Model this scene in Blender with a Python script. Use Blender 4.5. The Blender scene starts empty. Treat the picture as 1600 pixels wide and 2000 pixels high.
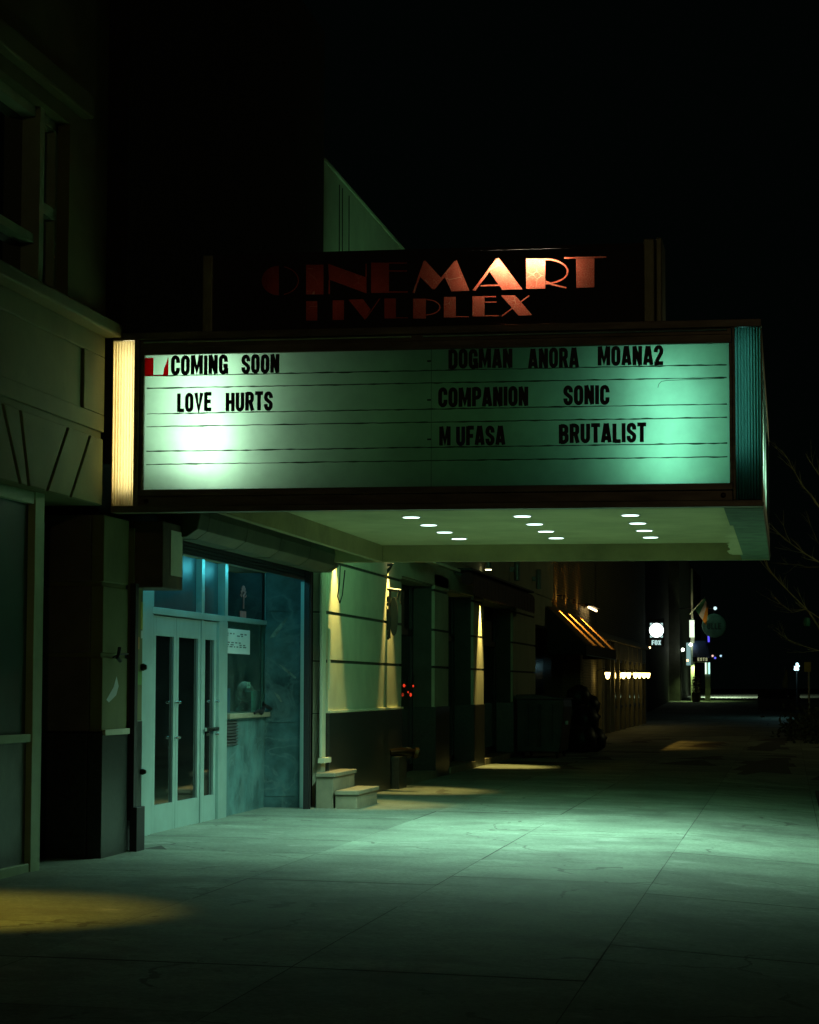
import bpy, bmesh, math, random
from math import sin, cos, pi, radians as RAD
from mathutils import Vector, Matrix
from mathutils.geometry import delaunay_2d_cdt

random.seed(7)
SC = bpy.context.scene
COL = SC.collection

# ------------------------------------------------------------------ camera, world, exposure
FPX, YAW, PITCH, ROLL, EYE = 4500.0, RAD(9.28637), RAD(4.30902), RAD(.15), 1.5
CP = Vector((0, 0, EYE))
FW = Vector((-sin(YAW) * cos(PITCH), cos(YAW) * cos(PITCH), sin(PITCH)))
RT0 = Vector((cos(YAW), sin(YAW), 0)); UP0 = RT0.cross(FW)
RT = RT0 * cos(ROLL) + UP0 * sin(ROLL); UP = -RT0 * sin(ROLL) + UP0 * cos(ROLL)
cam = bpy.data.objects.new('camera', bpy.data.cameras.new('camera')); COL.objects.link(cam)
mw = Matrix.Identity(4)
for i in range(3):
    mw[i][0], mw[i][1], mw[i][2], mw[i][3] = RT[i], UP[i], -FW[i], CP[i]
cam.matrix_world = mw
cam.data.sensor_fit = 'VERTICAL'; cam.data.sensor_height = 36; cam.data.lens = 36 * FPX / 2000
cam.data.clip_start = .1; cam.data.clip_end = 2000
SC.camera = cam
W = bpy.data.worlds.new('World'); SC.world = W; W.use_nodes = True
bg = W.node_tree.nodes['Background']; bg.inputs[0].default_value = (.35, .75, .6, 1); bg.inputs[1].default_value = .0012
SC.view_settings.view_transform = 'Standard'; SC.view_settings.look = 'None'
SC.view_settings.exposure = 0; SC.view_settings.gamma = 1
SC.cycles.use_denoising = True
SC.cycles.max_bounces = 8; SC.cycles.sample_clamp_indirect = 4
SC.cycles.caustics_reflective = False; SC.cycles.caustics_refractive = False

# a pixel of the 1600 x 2000 photograph as a point on a plane of the real place
def ray(px, py): return FW + RT * ((px - 800) / FPX) - UP * ((py - 1000) / FPX)
def onX(px, py, X): d = ray(px, py); return CP + d * (X / d.x)
def onY(px, py, Y): d = ray(px, py); return CP + d * (Y / d.y)
def onZ(px, py, Z): d = ray(px, py); return CP + d * ((Z - EYE) / d.z)

# ------------------------------------------------------------------ mesh helpers
class MB:
    def __init__(s): s.v = []; s.f = []; s.m = []
    def add(s, vs, fs, mi=0):
        k = len(s.v); s.v += [Vector(v) for v in vs]
        s.f += [[i + k for i in f] for f in fs]; s.m += [mi] * len(fs); return s
    def box(s, x0, x1, y0, y1, z0, z1, mi=0):
        return s.add([(x0,y0,z0),(x1,y0,z0),(x1,y1,z0),(x0,y1,z0),(x0,y0,z1),(x1,y0,z1),(x1,y1,z1),(x0,y1,z1)],
                     [(3,2,1,0),(4,5,6,7),(0,1,5,4),(1,2,6,5),(2,3,7,6),(3,0,4,7)], mi)
    def prism(s, pts, vec, mi=0):
        n = len(pts); vec = Vector(vec); a = [Vector(p) for p in pts]
        return s.add(a + [p + vec for p in a], [list(range(n))[::-1], list(range(n, 2*n))] +
                     [(i, (i+1) % n, n + (i+1) % n, n + i) for i in range(n)], mi)
    def tube(s, path, r, n=8, mi=0, cap=True):
        path = [Vector(p) for p in path]; m = len(path)
        rs = r if isinstance(r, (list, tuple)) else [r] * m
        vs = []; prev = None
        for i, p in enumerate(path):
            t = (path[min(i+1, m-1)] - path[max(i-1, 0)]).normalized()
            a = prev if prev is not None else (Vector((0,0,1)) if abs(t.z) < .9 else Vector((1,0,0)))
            u = (a - t * a.dot(t)); u = u.normalized() if u.length > 1e-6 else t.orthogonal().normalized()
            prev = u; w = t.cross(u)
            vs += [p + (u * cos(2*pi*k/n) + w * sin(2*pi*k/n)) * rs[i] for k in range(n)]
        fs = [(i*n+k, i*n+(k+1) % n, (i+1)*n+(k+1) % n, (i+1)*n+k) for i in range(m-1) for k in range(n)]
        if cap: fs += [list(range(n))[::-1], list(range((m-1)*n, m*n))]
        return s.add(vs, fs, mi)
    def lathe(s, prof, c, n=16, axis=(0,0,1), mi=0):
        ax = Vector(axis).normalized(); u = ax.orthogonal().normalized(); w = ax.cross(u); c = Vector(c); m = len(prof)
        vs = [c + ax*z + (u*cos(2*pi*k/n) + w*sin(2*pi*k/n))*max(r, 1e-4) for r, z in prof for k in range(n)]
        fs = [(i*n+k, i*n+(k+1) % n, (i+1)*n+(k+1) % n, (i+1)*n+k) for i in range(m-1) for k in range(n)]
        fs += [list(range(n))[::-1], list(range((m-1)*n, m*n))]
        return s.add(vs, fs, mi)
    def ball(s, c, r, n=10, sc=(1,1,1), mi=0):
        c = Vector(c); vs = []; fs = []; q = n // 2
        for i in range(q + 1):
            for k in range(n):
                a = pi * i / q; b = 2*pi*k/n; rr = max(sin(a), 1e-3)
                vs.append(c + Vector((r*sc[0]*rr*cos(b), r*sc[1]*rr*sin(b), -r*sc[2]*cos(a))))
        fs = [(i*n+k, i*n+(k+1) % n, (i+1)*n+(k+1) % n, (i+1)*n+k) for i in range(q) for k in range(n)]
        return s.add(vs, fs, mi)
    def build(s, name, mat, parent=None, smooth=False, bevel=0):
        o0 = ORG.get(parent.name, Vector()) if parent else Vector()
        me = bpy.data.meshes.new(name); me.from_pydata([v - o0 for v in s.v], [], s.f)
        for mm in (mat if isinstance(mat, (list, tuple)) else [mat]): me.materials.append(mm)
        for p, mi in zip(me.polygons, s.m): p.material_index = mi; p.use_smooth = smooth
        bm = bmesh.new(); bm.from_mesh(me)
        if smooth: bmesh.ops.remove_doubles(bm, verts=bm.verts, dist=1e-5)
        bmesh.ops.recalc_face_normals(bm, faces=bm.faces); bm.to_mesh(me); bm.free(); me.update()
        o = bpy.data.objects.new(name, me); COL.objects.link(o)
        if parent: o.parent = parent
        ORG[o.name] = o0
        if bevel:
            b = o.modifiers.new('bevel', 'BEVEL'); b.width = bevel; b.segments = 2; b.limit_method = 'ANGLE'
        if smooth:
            me.set_sharp_from_angle(angle=RAD(40))
        return o
ORG = {}
def tag(o, label, cat, group=None):
    o['label'] = label; o['category'] = cat
    if group: o['group'] = group
    return o
def thing(name, label, cat, loc, group=None):
    o = bpy.data.objects.new(name, None); COL.objects.link(o); o.location = loc; o.empty_display_size = .2
    ORG[o.name] = Vector(loc); return tag(o, label, cat, group)
def structure(o, kind='structure'): o['kind'] = kind; return o
def BX(name, mat, parent, *a, bevel=0): return MB().box(*a).build(name, mat, parent, bevel=bevel)
def lamp(kind, name, loc, power, color, parent=None, **kw):
    d = bpy.data.lights.new(name, kind); d.energy = power; d.color = color
    tgt = kw.pop('aim', None)
    for k, v in kw.items(): setattr(d, k, v)
    o = bpy.data.objects.new(name, d); COL.objects.link(o)
    o0 = ORG.get(parent.name, Vector()) if parent else Vector()
    o.location = Vector(loc) - o0
    if parent: o.parent = parent
    if tgt is not None: o.rotation_euler = Vector(tgt).to_track_quat('-Z', 'Y').to_euler()
    return o

# ------------------------------------------------------------------ materials
def nodes(name):
    m = bpy.data.materials.new(name); m.use_nodes = True; t = m.node_tree; t.nodes.clear()
    return m, t, t.nodes.new('ShaderNodeOutputMaterial')
def N(t, typ, **kw):
    n = t.nodes.new(typ)
    for k, v in kw.items():
        if k in n.inputs: n.inputs[k].default_value = v
        else: setattr(n, k, v)
    return n
def noisecol(t, col, var, scale, detail=6, stretch=None):
    tc = N(t, 'ShaderNodeTexCoord'); src = tc.outputs['Object']
    if stretch:
        mp = N(t, 'ShaderNodeMapping'); mp.inputs['Scale'].default_value = stretch; t.links.new(src, mp.inputs[0]); src = mp.outputs[0]
    nz = N(t, 'ShaderNodeTexNoise', Scale=scale, Detail=detail, Roughness=.62); t.links.new(src, nz.inputs['Vector'])
    cr = N(t, 'ShaderNodeValToRGB'); e = cr.color_ramp.elements
    e[0].position = .32; e[1].position = .68
    e[0].color = (*[c*(1-var) for c in col], 1); e[1].color = (*[min(1, c*(1+var)) for c in col], 1)
    t.links.new(nz.outputs['Fac'], cr.inputs[0]); return cr.outputs[0], src
def M(name, col, rough=.65, metal=0, var=.2, scale=3, bump=.15, bscale=60, spec=.5, stretch=None):
    m, t, out = nodes(name)
    b = N(t, 'ShaderNodeBsdfPrincipled'); b.inputs['Roughness'].default_value = rough
    b.inputs['Metallic'].default_value = metal; b.inputs['Specular IOR Level'].default_value = spec
    c, src = noisecol(t, col, var, scale, stretch=stretch); t.links.new(c, b.inputs['Base Color'])
    if bump:
        n2 = N(t, 'ShaderNodeTexNoise', Scale=bscale, Detail=5); t.links.new(src, n2.inputs['Vector'])
        bp = N(t, 'ShaderNodeBump', Strength=bump, Distance=.01); t.links.new(n2.outputs['Fac'], bp.inputs['Height'])
        t.links.new(bp.outputs[0], b.inputs['Normal'])
    t.links.new(b.outputs[0], out.inputs[0]); return m
def EM(name, col, s):
    m, t, out = nodes(name); e = N(t, 'ShaderNodeEmission', Color=(*col, 1), Strength=s)
    t.links.new(e.outputs[0], out.inputs[0]); return m
def TRANS(name, col, refl=(.2,.25,.2), mixf=.75, var=.1, scale=2.5, stretch=None, sparkle=0):
    m, t, out = nodes(name)
    c, src = noisecol(t, col, var, scale, stretch=stretch)
    tr = N(t, 'ShaderNodeBsdfTranslucent'); df = N(t, 'ShaderNodeBsdfDiffuse', Color=(*refl, 1))
    if sparkle:
        nz = N(t, 'ShaderNodeTexNoise', Scale=170., Detail=3.); t.links.new(src, nz.inputs['Vector'])
        mr = N(t, 'ShaderNodeMapRange'); mr.inputs['From Min'].default_value = .52; mr.inputs['From Max'].default_value = .72
        t.links.new(nz.outputs['Fac'], mr.inputs['Value'])
        vo = N(t, 'ShaderNodeTexVoronoi', feature='DISTANCE_TO_EDGE', Scale=7.); t.links.new(src, vo.inputs['Vector'])
        lt = N(t, 'ShaderNodeMath', operation='LESS_THAN'); lt.inputs[1].default_value = .005; t.links.new(vo.outputs['Distance'], lt.inputs[0])
        n3 = N(t, 'ShaderNodeTexNoise', Scale=5.); t.links.new(src, n3.inputs['Vector'])
        g3 = N(t, 'ShaderNodeMath', operation='GREATER_THAN'); g3.inputs[1].default_value = .55; t.links.new(n3.outputs['Fac'], g3.inputs[0])
        ml = N(t, 'ShaderNodeMath', operation='MULTIPLY'); t.links.new(lt.outputs[0], ml.inputs[0]); t.links.new(g3.outputs[0], ml.inputs[1])
        ad = N(t, 'ShaderNodeMath', operation='MAXIMUM'); t.links.new(mr.outputs[0], ad.inputs[0]); t.links.new(ml.outputs[0], ad.inputs[1])
        mx = N(t, 'ShaderNodeMix', data_type='RGBA'); t.links.new(ad.outputs[0], mx.inputs[0])
        t.links.new(c, mx.inputs[6]); mx.inputs[7].default_value = (1, .72, .42, 1); c = mx.outputs[2]
    t.links.new(c, tr.inputs[0])
    ms = N(t, 'ShaderNodeMixShader'); ms.inputs[0].default_value = mixf
    t.links.new(df.outputs[0], ms.inputs[1]); t.links.new(tr.outputs[0], ms.inputs[2]); t.links.new(ms.outputs[0], out.inputs[0]); return m
def GLASS(name, tint=(.8,.9,.88), refl=.12, dirt=.05, dirtcol=(.35,.45,.42), rmax=.3):
    m, t, out = nodes(name)
    tp = N(t, 'ShaderNodeBsdfTransparent', Color=(*tint, 1)); gl = N(t, 'ShaderNodeBsdfGlossy', Roughness=.03)
    gl.inputs[0].default_value = (.8,.9,.85,1)
    fr = N(t, 'ShaderNodeLayerWeight', Blend=refl); a = N(t, 'ShaderNodeMixShader')
    rm = N(t, 'ShaderNodeMath', operation='MULTIPLY'); rm.inputs[1].default_value = rmax; t.links.new(fr.outputs['Fresnel'], rm.inputs[0]); t.links.new(rm.outputs[0], a.inputs[0]); t.links.new(tp.outputs[0], a.inputs[1]); t.links.new(gl.outputs[0], a.inputs[2])
    df = N(t, 'ShaderNodeBsdfDiffuse', Color=(*dirtcol, 1)); b = N(t, 'ShaderNodeMixShader')
    tc = N(t, 'ShaderNodeTexCoord'); nz = N(t, 'ShaderNodeTexNoise', Scale=3., Detail=8.); t.links.new(tc.outputs['Object'], nz.inputs['Vector'])
    mr = N(t, 'ShaderNodeMapRange'); mr.inputs['From Min'].default_value = .3; mr.inputs['From Max'].default_value = .8; mr.inputs['To Max'].default_value = dirt * 2
    t.links.new(nz.outputs['Fac'], mr.inputs['Value']); t.links.new(mr.outputs[0], b.inputs[0])
    t.links.new(a.outputs[0], b.inputs[1]); t.links.new(df.outputs[0], b.inputs[2]); t.links.new(b.outputs[0], out.inputs[0]); return m
def BRICK(name, c1, c2, mortar, scale=4., rough=.85, rot=(pi/2, 0, pi/2)):
    m, t, out = nodes(name); b = N(t, 'ShaderNodeBsdfPrincipled', Roughness=rough)
    tc = N(t, 'ShaderNodeTexCoord'); sx = N(t, 'ShaderNodeSeparateXYZ'); cx = N(t, 'ShaderNodeCombineXYZ')
    ad = N(t, 'ShaderNodeMath', operation='ADD')
    t.links.new(tc.outputs['Object'], sx.inputs[0]); t.links.new(sx.outputs[0], ad.inputs[0]); t.links.new(sx.outputs[1], ad.inputs[1])
    t.links.new(ad.outputs[0], cx.inputs[0]); t.links.new(sx.outputs[2], cx.inputs[1])
    br = N(t, 'ShaderNodeTexBrick', Scale=scale, Color1=(*c1, 1), Color2=(*c2, 1), Mortar=(*mortar, 1)); br.inputs['Mortar Size'].default_value = .02
    t.links.new(cx.outputs[0], br.inputs['Vector']); t.links.new(br.outputs['Color'], b.inputs['Base Color'])
    bp = N(t, 'ShaderNodeBump', Strength=.5, Distance=.01); bp.invert = True; t.links.new(br.outputs['Fac'], bp.inputs['Height']); t.links.new(bp.outputs[0], b.inputs['Normal'])
    t.links.new(b.outputs[0], out.inputs[0]); return m
def MARBLE(name, base, vein, rough=.35):
    m, t, out = nodes(name); b = N(t, 'ShaderNodeBsdfPrincipled', Roughness=rough)
    c, src = noisecol(t, base, .55, 3.2, 12)
    wv = N(t, 'ShaderNodeTexNoise', Scale=1.6, Detail=9., Distortion=1.6); t.links.new(src, wv.inputs['Vector'])
    s = N(t, 'ShaderNodeMath', operation='SUBTRACT'); s.inputs[1].default_value = .5; t.links.new(wv.outputs['Fac'], s.inputs[0])
    a = N(t, 'ShaderNodeMath', operation='ABSOLUTE'); t.links.new(s.outputs[0], a.inputs[0])
    mr = N(t, 'ShaderNodeMapRange'); mr.inputs['From Max'].default_value = .035; mr.inputs['To Min'].default_value = .55; mr.inputs['To Max'].default_value = 0
    t.links.new(a.outputs[0], mr.inputs['Value'])
    mx = N(t, 'ShaderNodeMix', data_type='RGBA'); t.links.new(mr.outputs[0], mx.inputs[0]); t.links.new(c, mx.inputs[6]); mx.inputs[7].default_value = (*vein, 1)
    t.links.new(mx.outputs[2], b.inputs['Base Color']); t.links.new(b.outputs[0], out.inputs[0]); return m
def PAVING():
    m, t, out = nodes('paving_concrete'); b = N(t, 'ShaderNodeBsdfPrincipled', Roughness=.78)
    c, src = noisecol(t, (.25,.31,.25), .3, .9, 8)
    sp = N(t, 'ShaderNodeTexNoise', Scale=26., Detail=9., Roughness=.75); t.links.new(src, sp.inputs['Vector'])
    st = N(t, 'ShaderNodeTexNoise', Scale=.55, Detail=7., Roughness=.7); t.links.new(src, st.inputs['Vector'])
    r1 = N(t, 'ShaderNodeMapRange'); r1.inputs['From Min'].default_value = .3; r1.inputs['From Max'].default_value = .7; r1.inputs['To Min'].default_value = .62; r1.inputs['To Max'].default_value = 1.28
    t.links.new(sp.outputs['Fac'], r1.inputs['Value'])
    r2 = N(t, 'ShaderNodeMapRange'); r2.inputs['From Min'].default_value = .35; r2.inputs['From Max'].default_value = .65; r2.inputs['To Min'].default_value = .84; r2.inputs['To Max'].default_value = 1.12
    t.links.new(st.outputs['Fac'], r2.inputs['Value'])
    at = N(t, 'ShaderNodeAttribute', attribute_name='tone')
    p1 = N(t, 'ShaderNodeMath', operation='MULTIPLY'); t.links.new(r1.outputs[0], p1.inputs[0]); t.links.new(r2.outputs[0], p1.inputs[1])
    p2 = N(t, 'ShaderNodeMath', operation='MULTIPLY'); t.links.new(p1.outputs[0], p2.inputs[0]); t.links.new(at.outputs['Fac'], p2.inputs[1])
    # small spots of gum and pale spills
    vo = N(t, 'ShaderNodeTexVoronoi', Scale=1.7); t.links.new(src, vo.inputs['Vector'])
    lt = N(t, 'ShaderNodeMath', operation='LESS_THAN'); lt.inputs[1].default_value = .045; t.links.new(vo.outputs['Distance'], lt.inputs[0])
    r3 = N(t, 'ShaderNodeMapRange'); r3.inputs['To Min'].default_value = 1; r3.inputs['To Max'].default_value = .55; t.links.new(lt.outputs[0], r3.inputs['Value'])
    p3 = N(t, 'ShaderNodeMath', operation='MULTIPLY'); t.links.new(p2.outputs[0], p3.inputs[0]); t.links.new(r3.outputs[0], p3.inputs[1])
    mx = N(t, 'ShaderNodeVectorMath', operation='SCALE'); t.links.new(c, mx.inputs[0]); t.links.new(p3.outputs[0], mx.inputs['Scale'])
    t.links.new(mx.outputs[0], b.inputs['Base Color'])
    sc = N(t, 'ShaderNodeTexNoise', Scale=1.3, Detail=11., Roughness=.75); t.links.new(src, sc.inputs['Vector'])
    r4 = N(t, 'ShaderNodeMapRange'); r4.inputs['From Min'].default_value = .56; r4.inputs['From Max'].default_value = .70; r4.inputs['To Max'].default_value = .75
    t.links.new(sc.outputs['Fac'], r4.inputs['Value'])
    v2 = N(t, 'ShaderNodeTexVoronoi', Scale=26.); t.links.new(src, v2.inputs['Vector'])
    l2 = N(t, 'ShaderNodeMath', operation='LESS_THAN'); l2.inputs[1].default_value = .16; t.links.new(v2.outputs['Distance'], l2.inputs[0])
    f2 = N(t, 'ShaderNodeMath', operation='MULTIPLY'); f2.inputs[1].default_value = .22; t.links.new(l2.outputs[0], f2.inputs[0])
    f3 = N(t, 'ShaderNodeMath', operation='MAXIMUM'); t.links.new(f2.outputs[0], f3.inputs[0]); t.links.new(r4.outputs[0], f3.inputs[1])
    mz = N(t, 'ShaderNodeMix', data_type='RGBA'); t.links.new(f3.outputs[0], mz.inputs[0]); t.links.new(mx.outputs[0], mz.inputs[6]); mz.inputs[7].default_value = (.42,.45,.41,1)
    # wandering hairline cracks and dark stains
    dn = N(t, 'ShaderNodeTexNoise', Scale=1.1, Detail=6.); t.links.new(src, dn.inputs['Vector'])
    dv = N(t, 'ShaderNodeVectorMath', operation='MULTIPLY_ADD'); t.links.new(dn.outputs['Color'], dv.inputs[0]); dv.inputs[1].default_value = (1.2,1.2,0); t.links.new(src, dv.inputs[2])
    ck = N(t, 'ShaderNodeTexVoronoi', feature='DISTANCE_TO_EDGE', Scale=.42); t.links.new(dv.outputs[0], ck.inputs['Vector'])
    c1 = N(t, 'ShaderNodeMath', operation='LESS_THAN'); c1.inputs[1].default_value = .0065; t.links.new(ck.outputs['Distance'], c1.inputs[0])
    c2 = N(t, 'ShaderNodeMath', operation='GREATER_THAN'); c2.inputs[1].default_value = .5; t.links.new(st.outputs['Fac'], c2.inputs[0])
    c3 = N(t, 'ShaderNodeMath', operation='MULTIPLY'); t.links.new(c1.outputs[0], c3.inputs[0]); t.links.new(c2.outputs[0], c3.inputs[1])
    s1 = N(t, 'ShaderNodeTexNoise', Scale=.8, Detail=9., Roughness=.68); sv = N(t, 'ShaderNodeVectorMath', operation='ADD'); sv.inputs[1].default_value = (31,7,3); t.links.new(src, sv.inputs[0]); t.links.new(sv.outputs[0], s1.inputs['Vector'])
    s2 = N(t, 'ShaderNodeMapRange'); s2.inputs['From Min'].default_value = .54; s2.inputs['From Max'].default_value = .66; s2.inputs['To Max'].default_value = .5; t.links.new(s1.outputs['Fac'], s2.inputs['Value'])
    c4 = N(t, 'ShaderNodeMath', operation='MULTIPLY'); c4.inputs[1].default_value = .75; t.links.new(c3.outputs[0], c4.inputs[0])
    c5 = N(t, 'ShaderNodeMath', operation='MAXIMUM'); t.links.new(c4.outputs[0], c5.inputs[0]); t.links.new(s2.outputs[0], c5.inputs[1])
    my = N(t, 'ShaderNodeMix', data_type='RGBA'); t.links.new(c5.outputs[0], my.inputs[0]); t.links.new(mz.outputs[2], my.inputs[6]); my.inputs[7].default_value = (.085,.09,.075,1)
    t.links.new(my.outputs[2], b.inputs['Base Color'])
    bp = N(t, 'ShaderNodeBump', Strength=.5, Distance=.008); t.links.new(sp.outputs['Fac'], bp.inputs['Height']); t.links.new(bp.outputs[0], b.inputs['Normal'])
    t.links.new(b.outputs[0], out.inputs[0]); return m

m_pave = PAVING()
m_joint = M('joint_dirt', (.07,.075,.065), .95)
m_asph = M('asphalt', (.05,.05,.05), .9, var=.3, scale=8, bump=.4)
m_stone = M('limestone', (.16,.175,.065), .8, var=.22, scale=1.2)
m_stone_shade = M('limestone_shaded', (.12,.10,.07), .8, var=.3, scale=1.5)  # darker limestone copy, shade of the camera-facing sides put into the colour
m_granite = M('dark_granite', (.022,.026,.022), .35, var=.5, scale=25, bump=.05)
m_black = M('black_paint', (.012,.011,.012), .55, var=.4)
m_blackwall = M('black_wall', (.02,.02,.02), .85, var=.3)  # one even near-black tone for the cinema wall
m_stucco = M('pale_stucco', (.49,.52,.37), .85, var=.12, scale=1.6, bump=.25, bscale=90)
m_bronze = M('bronze_metal', (.15,.135,.095), .36, .6, var=.35, scale=2.5, bump=.03, stretch=(1,1,6))
m_alu = M('aluminium', (.40,.57,.54), .4, .55, var=.12, scale=2, bump=.03)
m_postalu = M('painted_frame', (.34,.46,.26), .5, .1, var=.12)
m_darkglass = M('dark_window_glass', (.006,.008,.008), .06, var=.3, bump=.02, bscale=1.5, spec=.6)
m_glass = GLASS('booth_glass', (.75,.9,.86), .12, .05)
m_marble = MARBLE('green_marble', (.07,.155,.165), (.17,.27,.27))
m_marble2 = MARBLE('green_marble_lower', (.085,.185,.19), (.16,.27,.27))
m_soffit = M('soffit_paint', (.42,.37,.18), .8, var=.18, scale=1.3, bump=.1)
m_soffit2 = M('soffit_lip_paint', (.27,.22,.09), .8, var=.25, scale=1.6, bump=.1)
m_hood = M('hood_sheet_metal', (.075,.08,.045), .55, .3, var=.35, scale=2)
m_motor = M('rusty_box_metal', (.09,.06,.035), .7, .2, var=.4, scale=3)
m_inner = M('lightbox_lining', (.19,.44,.19), .9, var=.1)
m_innerT = M('lightbox_lining_teal', (.18,.62,.40), .9, var=.1)
m_panel = TRANS('sign_acrylic', (.62,.86,.64), refl=(.05,.075,.05), mixf=.86, var=.13, scale=2.2)
m_letter = M('black_letter_plastic', (.008,.008,.01), .35, var=.2)
m_lettert = M('teal_letter_plastic', (.012,.09,.085), .35, var=.2)
m_letterb = M('blue_letter_plastic', (.012,.02,.12), .35, var=.2)
m_red = TRANS('red_tile_plastic', (.85,.03,.02), refl=(.3,.012,.01), mixf=.85, var=.15)
m_rail = M('rail_plastic', (.07,.12,.07), .5, var=.5, scale=6)
m_warmcover = TRANS('warm_ribbed_cover', (.98,.90,.62), refl=(.5,.48,.35), mixf=.85, var=.06, stretch=(1,1,.2))
m_tealcover = TRANS('teal_ribbed_cover', (.34,.62,.50), refl=(.04,.13,.1), mixf=.8, var=.1, stretch=(1,1,.2))
m_redface = TRANS('red_letter_acrylic', (.70,.13,.075), refl=(.10,.02,.016), mixf=.8, var=.2, scale=6, sparkle=1)
m_led = EM('led_disc', (.75,1.0,.95), 4)
m_ledrim = M('light_trim_ring', (.5,.52,.48), .5)
m_steps = M('step_concrete', (.24,.22,.15), .85, var=.2, scale=4)
m_brass = M('brass', (.035,.028,.01), .35, .8, var=.3)
m_iron = M('wrought_iron', (.02,.024,.022), .6, .3, var=.3)
m_skin = M('skin', (.42,.33,.28), .6, var=.08)
m_hair = M('white_hair', (.55,.55,.52), .7, var=.2, scale=30)
m_jacket = M('dark_jacket', (.10,.15,.14), .85, var=.2)
m_chrome = M('chrome', (.6,.62,.6), .2, 1)
m_paper = M('paper', (.6,.66,.64), .8, var=.06)
m_ink = M('ink', (.08,.1,.1), .8)
m_blue = M('blue_board', (.05,.16,.34), .6)
m_burg = M('burgundy_canvas', (.05,.008,.012), .75, var=.4)
m_canvas = M('black_canvas', (.03,.022,.016), .8, var=.3)
m_canvasblue = M('navy_canvas', (.02,.05,.16), .7, var=.2)
m_dump = M('dumpster_steel', (.03,.035,.03), .5, .3, var=.6, scale=3)
m_bag = M('rubbish_bag_plastic', (.006,.006,.007), .45, var=.3)
m_brickY = BRICK('tan_brick', (.26,.23,.13), (.20,.18,.10), (.08,.07,.05), 3.6)
m_trim = M('timber_trim', (.22,.21,.13), .7, var=.2)
m_dim = M('dim_render', (.06,.065,.05), .9, var=.3)
m_siding = M('dark_siding', (.05,.052,.045), .8, var=.3)
m_globe = EM('lamp_glass_warm', (1,.70,.20), 15)
m_clock = EM('lit_dial', (.86,1,.97), 3.2)
m_clockdim = EM('lit_letters', (.55,.85,.8), .9)
m_warmlens = EM('warm_lens', (1,.84,.42), 14)
m_bark = M('bark', (.42,.40,.2), .9, var=.3, scale=10)
m_leaf = M('hedge_leaf', (.03,.045,.018), .8, var=.5, scale=12)
m_soil = M('soil', (.025,.02,.015), .95, var=.4)
m_cream = M('cream_paint', (.6,.62,.45), .7, var=.12)
m_yel = M('yellow_sign_paint', (.38,.33,.06), .6)
m_pole = M('galvanised_pole', (.2,.25,.23), .5, .4)

# ------------------------------------------------------------------ ground
def gz(x, y):
    pts = [(-40, .03), (-5.7, .03), (-2.7, -.02), (-1.05, -.06), (.3, -.16), (2.3, -.22), (40, -.22)]
    for (a, za), (b, zb) in zip(pts, pts[1:]):
        if x <= b: z = za + (zb - za) * (x - a) / (b - a); break
    k = max(0, min(1, (70 - y) / 30)) if y > 40 else 1
    z *= k
    return z + .0195 * max(0, min(y, 145) - 92)
def paving():
    xs = [-6.35, -4.14, -2.66, -1.07, .35, 2.3]
    ys = [2, 3.5, 5.3, 7.1, 8.85, 10.6, 12.35, 14.1, 15.85, 17.6, 20.2]
    while ys[-1] < 190: ys.append(ys[-1] + 1.8)
    me_v = []; me_f = []; tone = []
    g = .0035
    rnd = random.Random(3)
    for j in range(len(ys) - 1):
        for i in range(len(xs) - 1):
            yy = [(ys[j], ys[j+1])]
            if j == 9 and i >= 2: yy = [(ys[j], 18.42), (18.42, ys[j+1])]
            for (y0, y1) in yy:
                x0, x1 = xs[i], xs[i+1]
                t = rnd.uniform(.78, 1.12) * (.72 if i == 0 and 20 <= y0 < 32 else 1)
                dz = rnd.uniform(-.003, .003); k = len(me_v); n = 4
                ww = [rnd.uniform(-.004, .004) for _ in range(4)]
                for q in range(n + 1):
                    x = x0 + g + (x1 - x0 - 2*g) * q / n
                    for y, e in ((y0 + 3*g, 0), (y1 - 3*g, 1)):
                        me_v.append((x, y + ww[e] * (q - 2), gz(x, y) + dz + (.002 if e else 0)))
                for q in range(n):
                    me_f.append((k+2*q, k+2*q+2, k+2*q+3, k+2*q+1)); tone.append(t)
    me = bpy.data.meshes.new('sidewalk'); me.from_pydata(me_v, [], me_f)
    a = me.attributes.new('tone', 'FLOAT', 'FACE')
    for i, t in enumerate(tone): a.data[i].value = t
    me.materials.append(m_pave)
    o = bpy.data.objects.new('sidewalk', me); COL.objects.link(o); structure(o)
    o['label'] = 'grey concrete slab sidewalk'
    mb = MB(); ny = [2, 40, 55, 70, 92, 120, 145, 190]
    for a_, b_ in zip(ny, ny[1:]):
        for x0, x1 in zip([-6.4, -5.7, -2.7, -1.05, .3, 2.35][:-1], [-5.7, -2.7, -1.05, .3, 2.35]):
            mb.add([(x, y, gz(x, y) - .0035) for x, y in ((x0, a_), (x1, a_), (x1, b_), (x0, b_))], [(0, 1, 2, 3)])
    structure(mb.build('sidewalk_bed', m_joint))
paving()
kb = MB()
for a_, b_ in ((2, 40), (40, 70), (70, 92), (92, 145), (145, 190)):
    kb.add([(x, y, gz(2.3, y) + dz) for y in (a_, b_) for x, dz in ((2.31, .004), (2.46, .004), (2.46, -.14), (2.31, -.14))],
           [(0,1,5,4),(1,2,6,5),(3,0,4,7),(0,3,2,1),(4,5,6,7)])
structure(kb.build('kerb', m_steps))
rd = MB()
for a_, b_ in ((-40, 40), (40, 70), (70, 92), (92, 145), (145, 700)):
    rd.add([(x, y, gz(2.3, y) - .13) for x, y in ((2.45, a_), (60, a_), (60, b_), (2.45, b_))], [(0,1,2,3)])
structure(rd.build('road', m_asph))
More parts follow.
